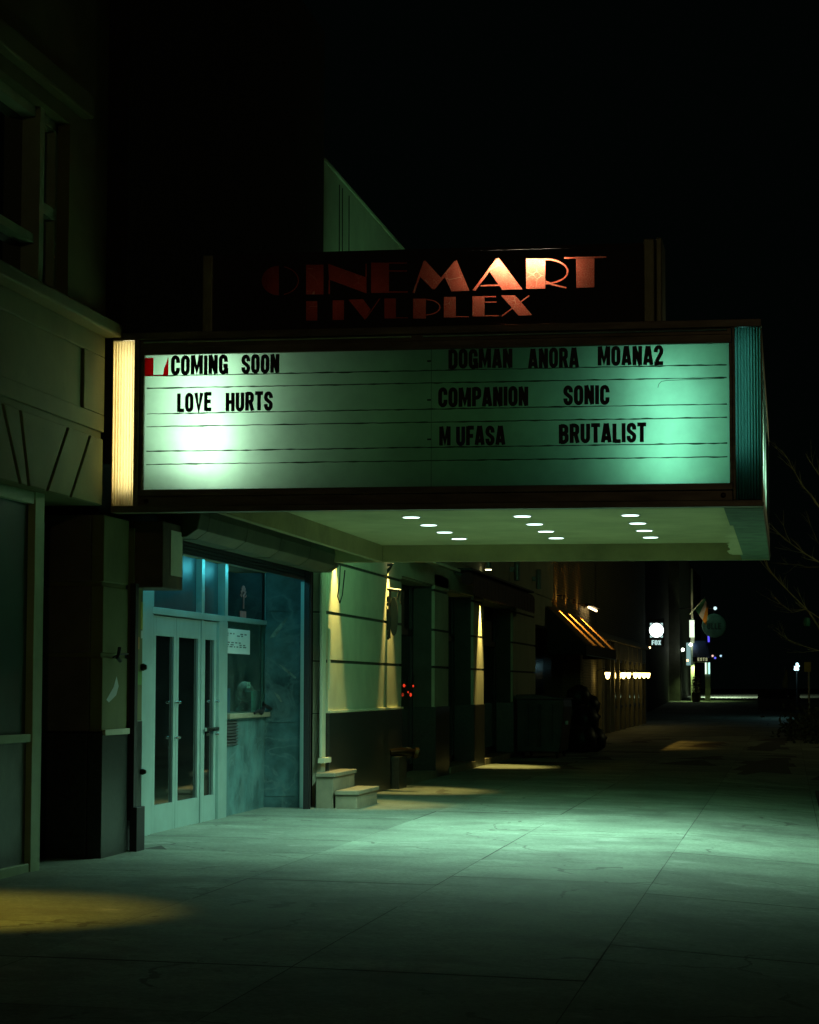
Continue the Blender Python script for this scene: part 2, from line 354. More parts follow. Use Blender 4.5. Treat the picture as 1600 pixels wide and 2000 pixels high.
gr = MB().add([(-300,-60,-.6),(300,-60,-.6),(300,90,-.6),(-300,90,-.6),(300,700,.75),(-300,700,.75),(300,145,.75),(-300,145,.75)],
              [(0,1,2,3),(3,2,6,7),(7,6,4,5)])
structure(gr.build('ground', m_asph))
# planting pit cut in the slabs at the street side
pit = MB().prism([(.42,30,-.2),(1.7,30,-.24),(1.7,37,-.24),(.42,37,-.2)], (0,0,.075)); structure(pit.build('planting_bed', m_soil))

# ------------------------------------------------------------------ lettering
def arc(cx, cy, rx, ry, a0, a1, n=7): return [(cx + rx*cos(RAD(a0+(a1-a0)*i/n)), cy + ry*sin(RAD(a0+(a1-a0)*i/n))) for i in range(n+1)]
T = .205; l = T/2; r = .5 - T/2; c = .25; rx = .25 - T/2; bt = .075; tp = .925
def _ring(): return arc(c,.27,rx,.195,180,360) + arc(c,.73,rx,.195,0,180)
G = {
 'O': (.5, [(_ring(), 1)]), 'C': (.5, [([(r,.63)] + arc(c,.73,rx,.195,0,180) + arc(c,.27,rx,.195,180,360) + [(r,.37)], 0)]),
 'G': (.5, [([(r,.63)] + arc(c,.73,rx,.195,0,180) + arc(c,.27,rx,.195,180,360) + [(r,.47)], 0), ([(.25,.43),(.5,.43)], 0), ([(r+.03,.0),(r+.03,.3)], 0)]),
 'S': (.5, [([(r,.66)] + arc(c,.74,rx,.185,0,180) + [(l,.68),(l+.03,.6),(r-.03,.4),(r,.33)] + arc(c,.26,rx,.185,0,-180) + [(l,.34)], 0)]),
 'M': (.68, [([(l,0),(l,1)],0),([(.68-l,0),(.68-l,1)],0),([(l+.03,1),(.34,.22),(.65-l,1)],0)]),
 'N': (.52, [([(l,0),(l,1)],0),([(.52-l,0),(.52-l,1)],0),([(l,1),(.52-l,0)],0)]),
 'I': (.2, [([(.1,0),(.1,1)],0)]), 'L': (.42, [([(l,0),(l,1)],0),([(l,bt),(.42,bt)],0)]),
 'V': (.52, [([(l-.01,1),(.26,.06),(.53-l,1)],0)]), 'E': (.44, [([(l,0),(l,1)],0),([(l,bt),(.44,bt)],0),([(l,tp),(.44,tp)],0),([(l,.51),(.4,.51)],0)]),
 'F': (.43, [([(l,0),(l,1)],0),([(l,tp),(.43,tp)],0),([(l,.49),(.39,.49)],0)]),
 'H': (.52, [([(l,0),(l,1)],0),([(.52-l,0),(.52-l,1)],0),([(l,.5),(.52-l,.5)],0)]),
 'U': (.5, [([(l,1)] + arc(c,.27,rx,.195,180,360) + [(r,1)],0)]),
 'T': (.46, [([(.23,0),(.23,1)],0),([(0,tp),(.46,tp)],0)]),
 'A': (.54, [([(l-.01,0),(.24,1)],0),([(.30,1),(.55-l,0)],0),([(.17,.22),(.37,.22)],0)]),
 'D': (.5, [([(l,0),(l,1)],0),([(l,bt),(.24,bt)] + arc(.24,.27,.165,.195,-90,0) + arc(.24,.73,.165,.195,0,90) + [(l,tp)],0)]),
 'P': (.49, [([(l,0),(l,1)],0),([(l,.45),(.22,.45)] + arc(.22,.60,.175,.15,-90,0) + arc(.22,.78,.175,.145,0,90) + [(l,tp)],0)]),
 'R': (.51, [([(l,0),(l,1)],0),([(l,.48),(.22,.48)] + arc(.22,.62,.175,.14,-90,0) + arc(.22,.79,.175,.135,0,90) + [(l,tp)],0),([(.3,.47),(.42,0)],0)]),
 'B': (.51, [([(l,0),(l,1)],0),([(l,.53),(.22,.53)] + arc(.22,.66,.17,.13,-90,0) + arc(.22,.8,.17,.125,0,90) + [(l,tp)],0),
             ([(l,bt),(.22,bt)] + arc(.22,.25,.185,.175,-90,0) + arc(.22,.36,.185,.15,0,90) + [(l,.52)],0)]),
 '2': (.48, [([(l-.02,.66)] + arc(.24,.74,.15,.185,180,0) + [(.38,.62),(l+.02,.16)],0),([(0,bt),(.48,bt)],0)]),
 'X': (.52, [([(l,1),(.52-l,0)],0),([(.52-l,1),(l,0)],0)]),
}
def stroke2d(path, th, closed):
    P = [Vector((p[0], p[1])) for p in path]; n = len(P); L_, R_ = [], []
    Q = [P[0]]
    for p in P[1:]:
        if (p - Q[-1]).length > 1e-4: Q.append(p)
    if closed and (Q[0] - Q[-1]).length < 1e-4: Q.pop()
    P = Q; n = len(P)
    for i in range(n):
        a = P[(i-1) % n] if (closed or i > 0) else None; b = P[(i+1) % n] if (closed or i < n-1) else None
        d1 = (P[i]-a).normalized() if a is not None else None; d2 = (b-P[i]).normalized() if b is not None else None
        if d1 is None: d1 = d2
        if d2 is None: d2 = d1
        n1 = Vector((-d1.y, d1.x)); n2 = Vector((-d2.y, d2.x)); m = n1 + n2
        m = m.normalized() if m.length > 1e-3 else n1
        k = th/2 / max(.45, m.dot(n1)); L_.append(P[i] + m*k); R_.append(P[i] - m*k)
    segs = range(n) if closed else range(n-1)
    return [[L_[i], R_[i], R_[(i+1) % n], L_[(i+1) % n]] for i in segs]
def glyph(ch, org, ux, uz, h, wsc, mb, dep=(0, -.008, 0), th=None):
    w, ss = G[ch]; z = 0
    for path, cl in ss:
        t_ = th or T
        for k, q in enumerate(stroke2d(path, t_, cl)):
            pts = [Vector(org) + Vector(ux)*(p.x*h*wsc) + Vector(uz)*(p.y*h) + Vector(dep)*(.0004*0) for p in q]
            mb.prism(pts, Vector(dep) * (1 + .02*z))
        z += 1
    return w * h * wsc

# ------------------------------------------------------------------ left corner building
XC = -5.76
def yx(px, py, X=XC): return onX(px, py, X).y
zlin = onX(178, 981, XC).z; zbelt = onX(186, 848, XC).z; zledge = onX(201, 630, XC).z
ztop = onX(0, 134, XC).z; yj = yx(135, 400); ym = yx(96, 400)
cb = thing('corner_building', 'dark limestone shop building with upper window, left of the marquee', 'building', (-6.5, 14, 0))
Y0 = 8.0; Y1 = 18.98
mb = MB()
mb.box(-9, XC-.03, Y0, Y1, zlin, zledge-.12)
mb.box(-9, XC, yj, Y1, zledge, 10.8)
mb.box(-9, XC, Y0, yj, ztop, 10.8)
mb.box(-9, -6.45, Y0, Y1, 0, zlin-.003)
mb.box(-6.44, -6.3, 17.8, Y1, 0, zlin-.003)
mb.build('wall', m_stone, cb)
# raised facing plates, the gaps between them are the dark joints
def yzp(pts, x0, x1, mb): mb.prism([(x0, y, z) for y, z in pts], (x1-x0, 0, 0))
mb = MB()
gro = [((5,795),(40,942)), ((40,805),(57,950)), ((134,835),(93,958)), ((177,855),(139,972))]
cut = [(yx(*a), yx(*b)) for a, b in gro]
edges = [(Y0, Y0)] + cut + [(Y1, Y1)]
for (ta, ba), (tb, bb) in zip(edges, edges[1:]):
    yzp([(ta+.03, zbelt-.02), (tb-.03, zbelt-.02), (bb-.03, zlin), (ba+.03, zlin)], XC-.03, XC, mb)
yr = yx(163, 740)
zp0, zp1 = onX(165, 797, XC).z, onX(165, 680, XC).z
mb.box(XC-.03, XC, Y0, Y1, zbelt+.04, zp0)
mb.box(XC-.03, XC, Y0, Y1, zp1, zledge-.12)
mb.box(XC-.03, XC, yr+.03, Y1, zp0+.001, zp1-.001)
mb.build('facing_stone', m_stone, cb, bevel=.008)
MB().box(-6.1, XC+.14, Y0, 19.05, zledge-.118, zledge-.002).build('ledge', m_stone, cb, bevel=.02)
MB().box(-6.1, XC+.10, Y0, yj+.35, ztop+.12, ztop+.32).build('cornice', m_stone, cb, bevel=.02)
wn = MB().box(-6.2, XC-.06, ym-.06, ym+.05, zledge, ztop).box(-6.2, XC-.1, yj-.07, yj, zledge, ztop).box(-6.2, XC-.1, Y0, yj, ztop-.08, ztop-.001)
wn.box(-6.2, XC-.1, ym+.051, yj-.071, onX(115, 408, XC).z-.05, onX(115, 408, XC).z+.04).box(-6.2, XC-.1, Y0, ym-.061, onX(50, 440, XC).z-.04, onX(50, 440, XC).z+.03)
wf = wn.build('window', m_postalu, cb)
BX('pane', m_darkglass, wf, -6.0, -5.97, Y0, yj, zledge, ztop)
# pilaster between the shop window and the cinema doors
pl = MB(); zs = [0]
yp0, yp1 = 19.0, yx(248, 1400)
zd = onY(185, 1430, yp0).z
for z0, z1 in ((zd, onY(185,1284,yp0).z), (onY(185,1276,yp0).z, onY(185,1144,yp0).z), (onY(185,1137,yp0).z, 2.955)):
    pl.box(XC-.109, XC, yp0+.02, yp1, z0+.006, z1); MB().box(-6.29, XC-.11, yp0, yp1, z0+.006, z1).build('side_block', m_stone_shade, cb, bevel=.008)
pl.box(-6.28, XC-.02, yp0+.03, yp1-.01, zd, 2.95)
p_ = pl.build('pilaster', m_stone, cb, bevel=.008)
MB().box(-6.3, XC-.12, yp0-.012, yp1, 0, zd-.006).box(XC-.118, XC+.012, yp0, yp1, 0, zd-.006).build('plinth', m_granite, cb, bevel=.006)
MB().box(XC+.002, XC+.03, yp0+.03, yp1, zd-.03, zd+.02).build('trim_strip', m_cream, cb, bevel=.004)
mb = MB(); pp = [onX(x_, y_, XC+.0025) for x_, y_ in ((222,1342),(228,1321),(232,1340),(227,1358),(213,1372),(208,1367))]; mb.add(pp, [list(range(6))])
mb.build('paint_smear', m_paper, cb)
hk = [onX(x_, y_, XC+.05) for x_, y_ in ((234,1265),(232,1278),(229,1284),(235,1291))]
MB().tube(hk, .016, 6).tube([onX(221,1284,XC+.02), onX(232,1278,XC+.05), onX(250,1277,XC+.03)], .008, 6).build('hook', m_iron, cb)
# shop front
sf = MB(); XS = -5.9; ysr = yx(80, 1200, XS); ysl = yx(62, 1200, XS)
zr0, zr1 = onX(62, 1449, XS).z, onX(62, 1433, XS).z
sf.box(XS-.12, XS+.02, ysl, ysr, 0, zlin).box(XS-.1, XS+.01, Y0, ysl-.002, zr0, zr1).box(XS-.1, XS+.01, Y0, ysl-.002, 0, .1).box(XS-.1, XS+.01, Y0, ysl-.002, zlin-.1, zlin-.002)
sw = sf.build('shop_window', m_postalu, cb, bevel=.006)
BX('pane', M('shop_glass', (.003,.062,.042), .4, var=.6, scale=.8, bump=0), sw, XS-.06, XS-.04, Y0, ysl, zr1, zlin-.1)
BX('lower_panel', M('grey_panel', (.09,.11,.09), .4, .3, var=.3), sw, XS-.06, XS-.03, Y0, ysl, .1, zr0)
BX('door', m_black, cb, -6.298, -6.25, 17.86, 18.9, .03, zlin-.15)

# ------------------------------------------------------------------ cinema building
XD = -6.25
ci = thing('cinema_building', 'cinema facade with glass entrance doors and ticket window beneath the marquee', 'building', (-6.5, 24, 0))
mb = MB()
mb.box(-9, -5.9, 19.05, 27.58, 2.98, 3.4).box(-9, -5.595, 19.05, 27.58, 4.54, 9.6).box(-9, -5.705, 19.05, 27.58, 3.401, 4.539)                      # upper wall
mb.box(-6.9, XC-.051, yp1+.003, yx(275, 1400), .003, 2.96)                          # end wall left of the doors
mb.build('wall', m_blackwall, ci)
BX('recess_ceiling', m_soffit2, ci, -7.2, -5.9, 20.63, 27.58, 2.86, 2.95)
# narrow painted face with stickers
R0, R1 = yx(257, 1400), yx(275.5, 1400)
nf = MB().box(XC-.05, XC+.006, R0, R1, 1.18, 2.9).build('door_reveal', m_stone, ci)
MB().box(XC-.05, XC+.012, R0-.01, R1, .3, 1.176).build('reveal_plinth', m_granite, ci)
stk = MB().box(XC+.006, XC+.009, R0+.08, R0+.2, 1.82, 1.93); stk.build('sticker', M('orange_sticker', (.5,.2,.03), .5), ci)
MB().box(XC+.006, XC+.009, R1-.07, R1-.005, 2.0, 2.25).build('sticker', M('yellow_sticker', (.5,.48,.05), .5), ci)
MB().box(XC+.006, XC+.009, R1-.06, R1-.005, 1.92, 1.99).build('sticker', m_paper, ci)
MB().box(XC+.006, XC+.009, R0+.12, R1-.02, 1.5, 1.62).build('sticker', M('green_sticker', (.12,.3,.04), .5), ci)
MB().lathe([(.03,0),(.035,.02),(.02,.05)], (XC+.006, R1-.03, 1.66), axis=(1,0,0)).build('lock', m_brass, ci)
MB().lathe([(.025,0),(.028,.02),(.015,.05)], (XC+.012, R1-.03, .72), axis=(1,0,0)).build('lock', m_brass, ci)
# aluminium entrance screen
zt0, zt1 = onX(330, 1203, XD).z, onX(330, 1190, XD).z
yd = [yx(p, 1400, XD) for p in (293.5, 339, 386.5, 391, 418, 434.5, 525)]
zhead = 2.86
fr = MB()
fr.box(XD-.06, XD+.05, R1+.02, yd[0]-.13, 0, zhead).box(XD-.05, XD+.03, yd[0]-.128, yd[0]-.012, 0, zt0)
fr.box(XD-.05, XD+.05, yd[0]-.128, yd[5], zt0, zt1)
fr.box(XD-.05, XD+.055, yd[4]+.005, yd[5], 0, zt0-.002).box(XD-.05, XD+.055, yd[5]-.13, yd[5], zt1+.002, zhead)
fr.box(XD-.05, XD+.035, yd[2]+.01, yd[3]-.01, 0, zt0-.002).box(XD-.05, XD+.035, yd[2]+.0, yd[3]+.02, zt1+.002, zhead)
fr.box(XD-.05, XD+.035, yd[0]-.1, yd[0]-.02, zt1+.002, zhead)
fr.box(XD-.05, XD+.04, yd[5]+.002, yd[6], zt0+.02, zt0+.075)
fr.build('door_frame', m_alu, ci, bevel=.004)
MB().box(XD-.045, XD-.03, yd[0]-.018, yd[2]-.002, zt1+.001, zhead).box(XD-.045, XD-.03, yd[3]+.021, yd[5]-.131, zt1+.001, zhead).build('transom_window', M('transom_glass', (.012,.03,.035), .35, var=.4, bump=0), ci)
def door(y0, y1, hs, bar=False):
    st = .10; mb = MB(); g = .006; x0, x1 = XD-.03, XD+.025
    zb, zt = .012, zt0-.012; br, tr = .29, .20
    mb.box(x0, x1, y0+g, y0+st, zb, zt).box(x0, x1, y1-st, y1-g, zb, zt).box(x0, x1, y0+st+.0005, y1-st-.0005, zb, zb+br).box(x0, x1, y0+st+.0005, y1-st-.0005, zt-tr, zt)
    d = mb.build('door', m_alu, ci, bevel=.004)
    BX('pane', m_darkglass, d, XD-.012, XD+.002, y0+st, y1-st, zb+br, zt-tr)
    for z in (.96, 1.32): MB().lathe([(.014,0),(.016,.03),(.012,.045)], (x1, hs, z), 10, (1,0,0)).build('handle', m_chrome, d)
    if bar: MB().box(x1+.02, x1+.045, y0+.03, y1-.03, 1.0, 1.04).build('push_bar', m_chrome, d)
door(yd[0], yd[1], yd[1]-.05); door(yd[1], yd[2], yd[1]+.05); door(yd[3], yd[4], yd[4]-.05, True)
# ticket booth: panel, window, counter
zc = onX(480, 1392, XD).z
BX('booth_panel', m_marble2, ci, XD-.1, XD+.02, yd[5]+.002, yd[6], 0, zc-.06)
BX('counter', m_steps, ci, XD-.5, XD+.09, yd[5]+.002, yd[6], zc-.058, zc, bevel=.008)
yw1 = yx(517, 1300, XD)
bw = MB().box(XD-.04, XD+.04, yw1, yd[6], zc+.001, zhead).build('booth_window', m_alu, ci)
BX('pane', m_glass, bw, XD-.012, XD, yd[5]+.001, yw1, zc+.001, zt0+.02)
BX('upper_pane', m_darkglass, bw, XD-.012, XD, yd[5]+.001, yw1, zt0+.076, zhead)
# booth interior
mb = MB(); mb.box(-8.6, -8.55, 24, 34, 0, 2.85).box(-8.6, XD-.2, 33.9, 34, 0, 2.85).box(-8.6, XD-.11, 25.2, 34, 2.8, 2.85).box(-8.6, XD-.1, 25.2, 25.3, 0, 2.8).box(-8.6, XD-.2, 25.3, 34, 0, .02)
mb.build('booth_room', M('booth_wall', (.12,.2,.18), .9), ci)
# return wall beside the booth, in stacked marble slabs
yr_ = 27.30; mb = MB()
zsl = [onY(550, y, yr_).z for y in (1583, 1556, 1411, 1346, 1270, 1194, 1100)]
for z0, z1 in zip(zsl, zsl[1:]): mb.box(XD+.021, -5.70, yr_, yr_+.1, max(0, z0)+.003, z1-.003)
mb.box(XD+.02, -5.72, yr_+.02, yr_+.09, 0, 2.95)
mb.build('marble_return_wall', m_marble, ci)
BX('corner_trim', m_alu, ci, -5.79, -5.70, yr_-.02, yr_-.001, 0, 2.75)
gv = MB()
yv0, yv1 = yd[5]+.03, yx(461, 1430, XD+.02)
zv0, zv1 = onX(448, 1457, XD).z, onX(448, 1408, XD).z
for i in range(8):
    z = zv0 + (zv1-zv0)*i/8
    gv.add([(XD+.024, yv0, z), (XD+.024, yv1, z), (XD+.05, yv1, z+.012), (XD+.05, yv0, z+.012), (XD+.05, yv1, z+.018), (XD+.05, yv0, z+.018), (XD+.024, yv1, z+.03), (XD+.024, yv0, z+.03)], [(0,1,2,3),(3,2,4,5),(5,4,6,7)])
gv.box(XD+.021, XD+.023, yv0, yv1, zv0, zv1)
gv.build('vent_grille', M('grille_grey', (.09,.1,.1), .5, .4), ci)
m_scr = M('scrape', (.24,.30,.26), .8, var=.5, scale=9)
for po in (((527,1246),(533,1236),(548,1218),(563,1205),(557,1217),(546,1233),(537,1244)), ((544,1296),(556,1303),(579,1323),(577,1326),(555,1309)), ((536,1352),(545,1358),(552,1370),(549,1372),(541,1362))):
    pp = [onY(x_, y_, yr_-.002) for x_, y_ in po]; MB().add(pp, [list(range(len(pp)))]).build('scrape_mark', m_scr, ci)
# emblem and word on the pane above the counter
em = MB(); ye = yx(475, 1180, XD+.001); ze = onX(475, 1172, XD).z
for k in range(9):
    a = RAD(20 + 140*k/8)
    for s_, e_ in ((.10, .17),): em.prism([(XD+.004, ye + .9*(cos(a-.06)*s_), ze + sin(a-.06)*s_), (XD+.004, ye + .9*(cos(a-.07)*e_), ze + sin(a-.07)*e_), (XD+.004, ye + .9*(cos(a+.07)*e_), ze + sin(a+.07)*e_), (XD+.004, ye + .9*(cos(a+.06)*s_), ze + sin(a+.06)*s_)], (.003,0,0))
em.prism([(XD+.004, ye-.05, ze+.05), (XD+.004, ye+.06, ze+.09), (XD+.004, ye+.03, ze-.02), (XD+.004, ye+.03, ze-.1), (XD+.004, ye-.0, ze-.1), (XD+.004, ye-.0, ze+.03)], (.003,0,0))
yy = ye - .17
for ch in 'UNION':
    yy += glyph(ch, (XD+.004, yy, ze-.23), (0,1,0), (0,0,1), .1, 1.15, em, dep=(.003,0,0)) + .012
em.build('window_emblem', M('faded_red_vinyl', (.5,.14,.12), .6), bw)

# cyan service lamp under the recess ceiling
tl = thing('tube_light', 'cyan fluorescent tube tucked up behind the raised shutter curtain', 'lamp', (-5.82, 24, 2.86))
MB().box(-5.86, -5.77, 21.2, 26.8, 2.842, 2.858).build('housing', m_black, tl)
MB().tube([(-5.82, 21.25, 2.822), (-5.82, 26.75, 2.822)], .013).build('tube', EM('cyan_tube', (.10,.85,1), 20), tl)

# ------------------------------------------------------------------ rolling shutter
rs = thing('rolling_shutter', 'raised roll-down shutter with hood, motor box and side guides over entrance', 'shutter', (-5.6, 24, 2.8))
prof = [(-5.72, 2.96), (-5.72, 2.885), (-5.62, 2.86), (-5.44, 2.86), (-5.335, 2.93), (-5.31, 3.06), (-5.335, 3.19), (-5.44, 3.27), (-5.72, 3.27)]
MB().prism([(x, 20.56, z) for x, z in prof], (0, 6.78, 0)).build('hood', m_hood, rs, bevel=.01)
for k in range(5): MB().prism([(x+.004*(x > -5.7), 20.9 + 1.55*k, z-.004*(z < 2.9)) for x, z in prof], (0, .05, 0)).build('hood_rib', m_hood, rs)
zb_ = onY(270, 1147, 19.9).z
mx0, mx1 = onY(226,1140,19.95).x, onY(318,1140,19.95).x; my1 = yx(357,1140,mx1)
mo = MB().box(mx0, mx1, 19.95, my1, zb_, 2.965).build('motor_box', m_motor, rs, bevel=.01)
MB().box(mx1+.001, mx1+.006, 20.2, my1-.04, zb_+.12, 2.9).build('cover_plate', m_cream, mo, bevel=.002)
cu = MB()
for k in range(3): cu.tube([(-5.70, 20.64, 2.79+.035*k), (-5.70, 27.28, 2.79+.035*k)], .016, 8)
cu.box(-5.715, -5.685, 20.64, 27.28, 2.755, 2.775).box(-5.722, -5.716, 20.64, 27.28, 2.76, 2.96)
cu.build('curtain', M('shutter_slats', (.04,.055,.07), .4, .7), rs)
MB().box(XC+.008, XC+.06, yx(250,1400), yx(256,1400), .42, 2.4).build('guide', m_black, rs, bevel=.004)
MB().box(XC+.013, XC+.08, yx(250,1620), yx(266,1620), 0, .42).build('guide_foot', m_black, rs, bevel=.006)
gy = yx(597,1400,-5.67); MB().box(-5.695, -5.63, gy, gy+.14, .0, 2.85).box(-5.629, -5.615, gy+.02, gy+.05, 0, 2.85).build('guide', m_black, rs, bevel=.003)
MB().tube([(-5.33,27.4,2.95),(-5.36,27.52,2.75),(-5.38,27.5,2.58),(-5.36,27.55,2.5),(-5.34,27.6,2.6),(-5.30,27.55,2.9)], .008, 6).build('cable', m_black, rs)

# ------------------------------------------------------------------ marquee
MX0, MX1, MY0, MY1, MZ0, MZ1 = -5.70, -.18, 19.0, 27.2, 2.97, 4.52
SZ = 3.165
mq = thing('theatre_marquee', 'backlit cinema marquee with changeable film titles, projecting over the sidewalk', 'marquee', (-3, 23, 2.97))
px0, px1, pz0, pz1 = -5.42, -.445, 3.165, 4.325
mb = MB()
mb.box(MX0, MX1, MY0+.6, MY1-.6, MZ1-.05, MZ1)                      # roof deck
mb.box(MX0, MX1, MY0+.002, MY0+.6, MZ1-.06, MZ1-.002).box(MX0, MX1, MY1-.6, MY1-.002, MZ1-.06, MZ1-.002)
mb.build('roof', m_black, mq)
# front frame: stepped bands
def bands(y, s, name):
    f = MB()
    f.box(MX0, MX1, *sorted((y, y+s*.09)), 4.455, MZ1)
    f.box(MX0+.24, MX1-.24, *sorted((y+s*.035, y+s*.09)), 4.40, 4.454)
    f.box(MX0+.24, MX1-.24, *sorted((y+s*.012, y+s*.09)), pz1, 4.399)
    f.box(MX0+.24, MX1-.24, *sorted((y+s*.012, y+s*.09)), pz0-.055, pz0)
    f.box(MX0+.24, MX1-.24, *sorted((y+s*.05, y+s*.09)), 3.025, pz0-.056)
    f.box(MX0, MX1, *sorted((y-s*.004, y+s*.09)), MZ0, 3.024)
    f.box(MX0+.195, MX0+.239, *sorted((y-s*.004, y+s*.09)), 3.0245, 4.4545).box(px0-.03, px0, *sorted((y+s*.01, y+s*.088)), pz0, pz1)
    f.box(MX1-.239, MX1-.215, *sorted((y-s*.004, y+s*.09)), 3.0245, 4.4545).box(px1, px1+.026, *sorted((y+s*.01, y+s*.088)), pz0, pz1)
    return f.build(name, m_bronze, mq, bevel=.004)
bands(MY0, 1, 'frame'); bands(MY1, -1, 'frame')
MB().tube([(MX0+.27, MY0+.02, 4.437), (-3.1, MY0+.02, 4.437)], .009, 8).tube([(-3.0, MY0+.02, 4.437), (MX1-.28, MY0+.02, 4.437)], .009, 8).build('trim_rod', m_alu, mq, smooth=True)
for x in (MX0+.30, MX1-.32): MB().lathe([(.022,0),(.022,.012),(.01,.02)], (x, MY0+.05, 3.068), 10, (0,-1,0)).build('bolt', m_brass, mq)
# light boxes
def lightbox(y, s, name, mat):
    b = MB()
    b.box(px0-.03, px1+.03, *sorted((y+s*.55, y+s*.57)), pz0+.005, pz1+.03)
    b.box(px0-.03, px1+.03, *sorted((y+s*.095, y+s*.549)), pz0+.005, pz0+.015).box(px0-.03, px1+.03, *sorted((y+s*.095, y+s*.549)), pz1+.012, pz1+.03)
    b.box(px0-.03, px0-.012, *sorted((y+s*.095, y+s*.549)), pz0+.0155, pz1+.011).box(px1+.012, px1+.03, *sorted((y+s*.095, y+s*.549)), pz0+.0155, pz1+.011)
    return b.build(name, mat, mq)
lightbox(MY0, 1, 'light_box', m_inner); lightbox(MY1, -1, 'light_box', m_innerT)
YP = MY0 + .045
pn = MB().add([(px0, YP, pz0), (px1, YP, pz0), (px1, YP, pz1), (px0, YP, pz1)], [(0,1,2,3)]).build('message_panel', m_panel, mq)
pb = MB().box(px0, px1, MY1-.05, MY1-.045, pz0, pz1).build('message_panel', EM('lit_far_panel', (.30,1,.46), 3.6), mq)
rz = [onY(300, y, MY0).z for y in (733, 757, 807, 832, 880.5, 906)]
for z in rz:
    q = MB(); n = 90; q.v = []; rr = random.Random(int(z*1000))
    for i in range(n+1):
        x = px0+.02 + (px1-px0-.04)*i/n; dz = rr.uniform(-.002, .002); th_ = rr.choice((.003,.004,.0045,.005,.007)); q.v += [Vector((x, YP-.004, z-th_+dz)), Vector((x, YP-.012, z+dz)), Vector((x, YP-.004, z+th_+dz))]
    for i in range(n): q.f += [(3*i, 3*i+3, 3*i+4, 3*i+1), (3*i+1, 3*i+4, 3*i+5, 3*i+2)]; q.m += [0, 0]
    q.build('letter_rail', m_rail, pn)
def word(txt, x0, x1, y0, y1, mats={}):
    a = onY(x0, y1, MY0); b = onY(x1, y1, MY0); t_ = onY(x0, y0, MY0)
    h = t_.z - a.z; tot = sum(G[ch][0] for ch in txt) * h; gap = .055*h
    wsc = ((b.x - a.x) - gap*(len(txt)-1)) / tot
    z0 = a.z; x = a.x
    for i, ch in enumerate(txt):
        mb = MB(); w = glyph(ch, (x, YP-.006, z0 + random.uniform(-.003,.003)), (1,0,0), (0,0,1), h, wsc, mb, dep=(0,-.008,0))
        x += w + gap; mb.build('letter', mats.get(i, m_letter), pn)
word('COMING', 332, 443, 694, 731); word('SOON', 470, 544, 692, 728)
word('LOVE', 344, 411, 767, 803, {3: m_lettert}); word('HURTS', 439, 531, 766, 802)
word('DOGMAN', 875, 1000, 682, 719); word('ANORA', 1031, 1130, 680, 718); word('MOANA2', 1167, 1295, 676, 713)
word('COMPANION', 855, 1031, 757, 794); word('SONIC', 1100, 1190, 753, 790)
word('M', 857, 879, 833, 870); word('UFASA', 890, 986, 832, 869, {0: m_letterb}); word('BRUTALIST', 1091, 1262, 828, 865)
ta, tb = onY(281, 734, MY0), onY(327, 697, MY0)
tile = MB(); xs = [ta.x, ta.x+(tb.x-ta.x)*.36, ta.x+(tb.x-ta.x)*.82, tb.x]; h = tb.z-ta.z
tile.prism([(xs[0], YP-.006, ta.z), (xs[1], YP-.006, ta.z), (xs[1], YP-.006, tb.z), (xs[0], YP-.006, tb.z)], (0,-.006,0))
tile.prism([(xs[2]-.01, YP-.006, ta.z), (xs[3], YP-.006, ta.z), (xs[3], YP-.006, tb.z), (xs[3]-.004, YP-.006, tb.z-.004), (xs[2]+.02, YP-.006, ta.z+h*.72), (xs[2], YP-.006, ta.z+h*.4)], (0,-.006,0))
tile.prism([(xs[1]+.001, YP-.006, ta.z), (xs[2]-.011, YP-.006, ta.z), (xs[2]-.011, YP-.006, ta.z+.012), (xs[1]+.001, YP-.006, ta.z+.012)], (0,-.006,0))
tile.build('picture_tile', m_red, pn)
MB().tube([onY(x, y, MY0+.035) for x, y in ((1285,757),(1287,750),(1292,745),(1302,743),(1415,739))], .0022, 5).build('loose_strip', m_rail, pn)
for y in (704, 780, 857):
    p = onY(837, y, MY0); MB().box(p.x-.016, p.x+.016, YP-.012, YP-.004, p.z-.007, p.z+.006).build('clip', m_letter, pn)
for xs_ in (-2.93,):
    MB().box(xs_-.0015, xs_+.0015, YP-.003, YP-.001, pz0, pz1).build('seam', m_rail, pn)
# lamps inside the front box, the last an added fill
xl, xr = onY(388, 820, MY0).x, onY(1312, 820, MY0).x
AD = (0,-1,0)
lamp('AREA', 'inner_light', (xl, YP+.34, 3.84), 6.6, (.76,1,.83), mq, shape='RECTANGLE', size=.5, size_y=.95, aim=AD)
lamp('AREA', 'inner_light', (xl+.04, YP+.30, 3.40), 2.0, (.80,1,.85), mq, shape='RECTANGLE', size=.3, size_y=.55, aim=AD)
lamp('AREA', 'inner_light', (xr-.03, YP+.36, 3.66), 3.5, (.36,1,.80), mq, shape='RECTANGLE', size=.3, size_y=.95, aim=AD)
lamp('AREA', 'inner_light', ((xl+xr)/2, YP+.4, 3.75), .17, (.30,.85,.22), mq, shape='RECTANGLE', size=3.6, size_y=.5, aim=AD)  # added wide fill, stands in for light bouncing inside the box
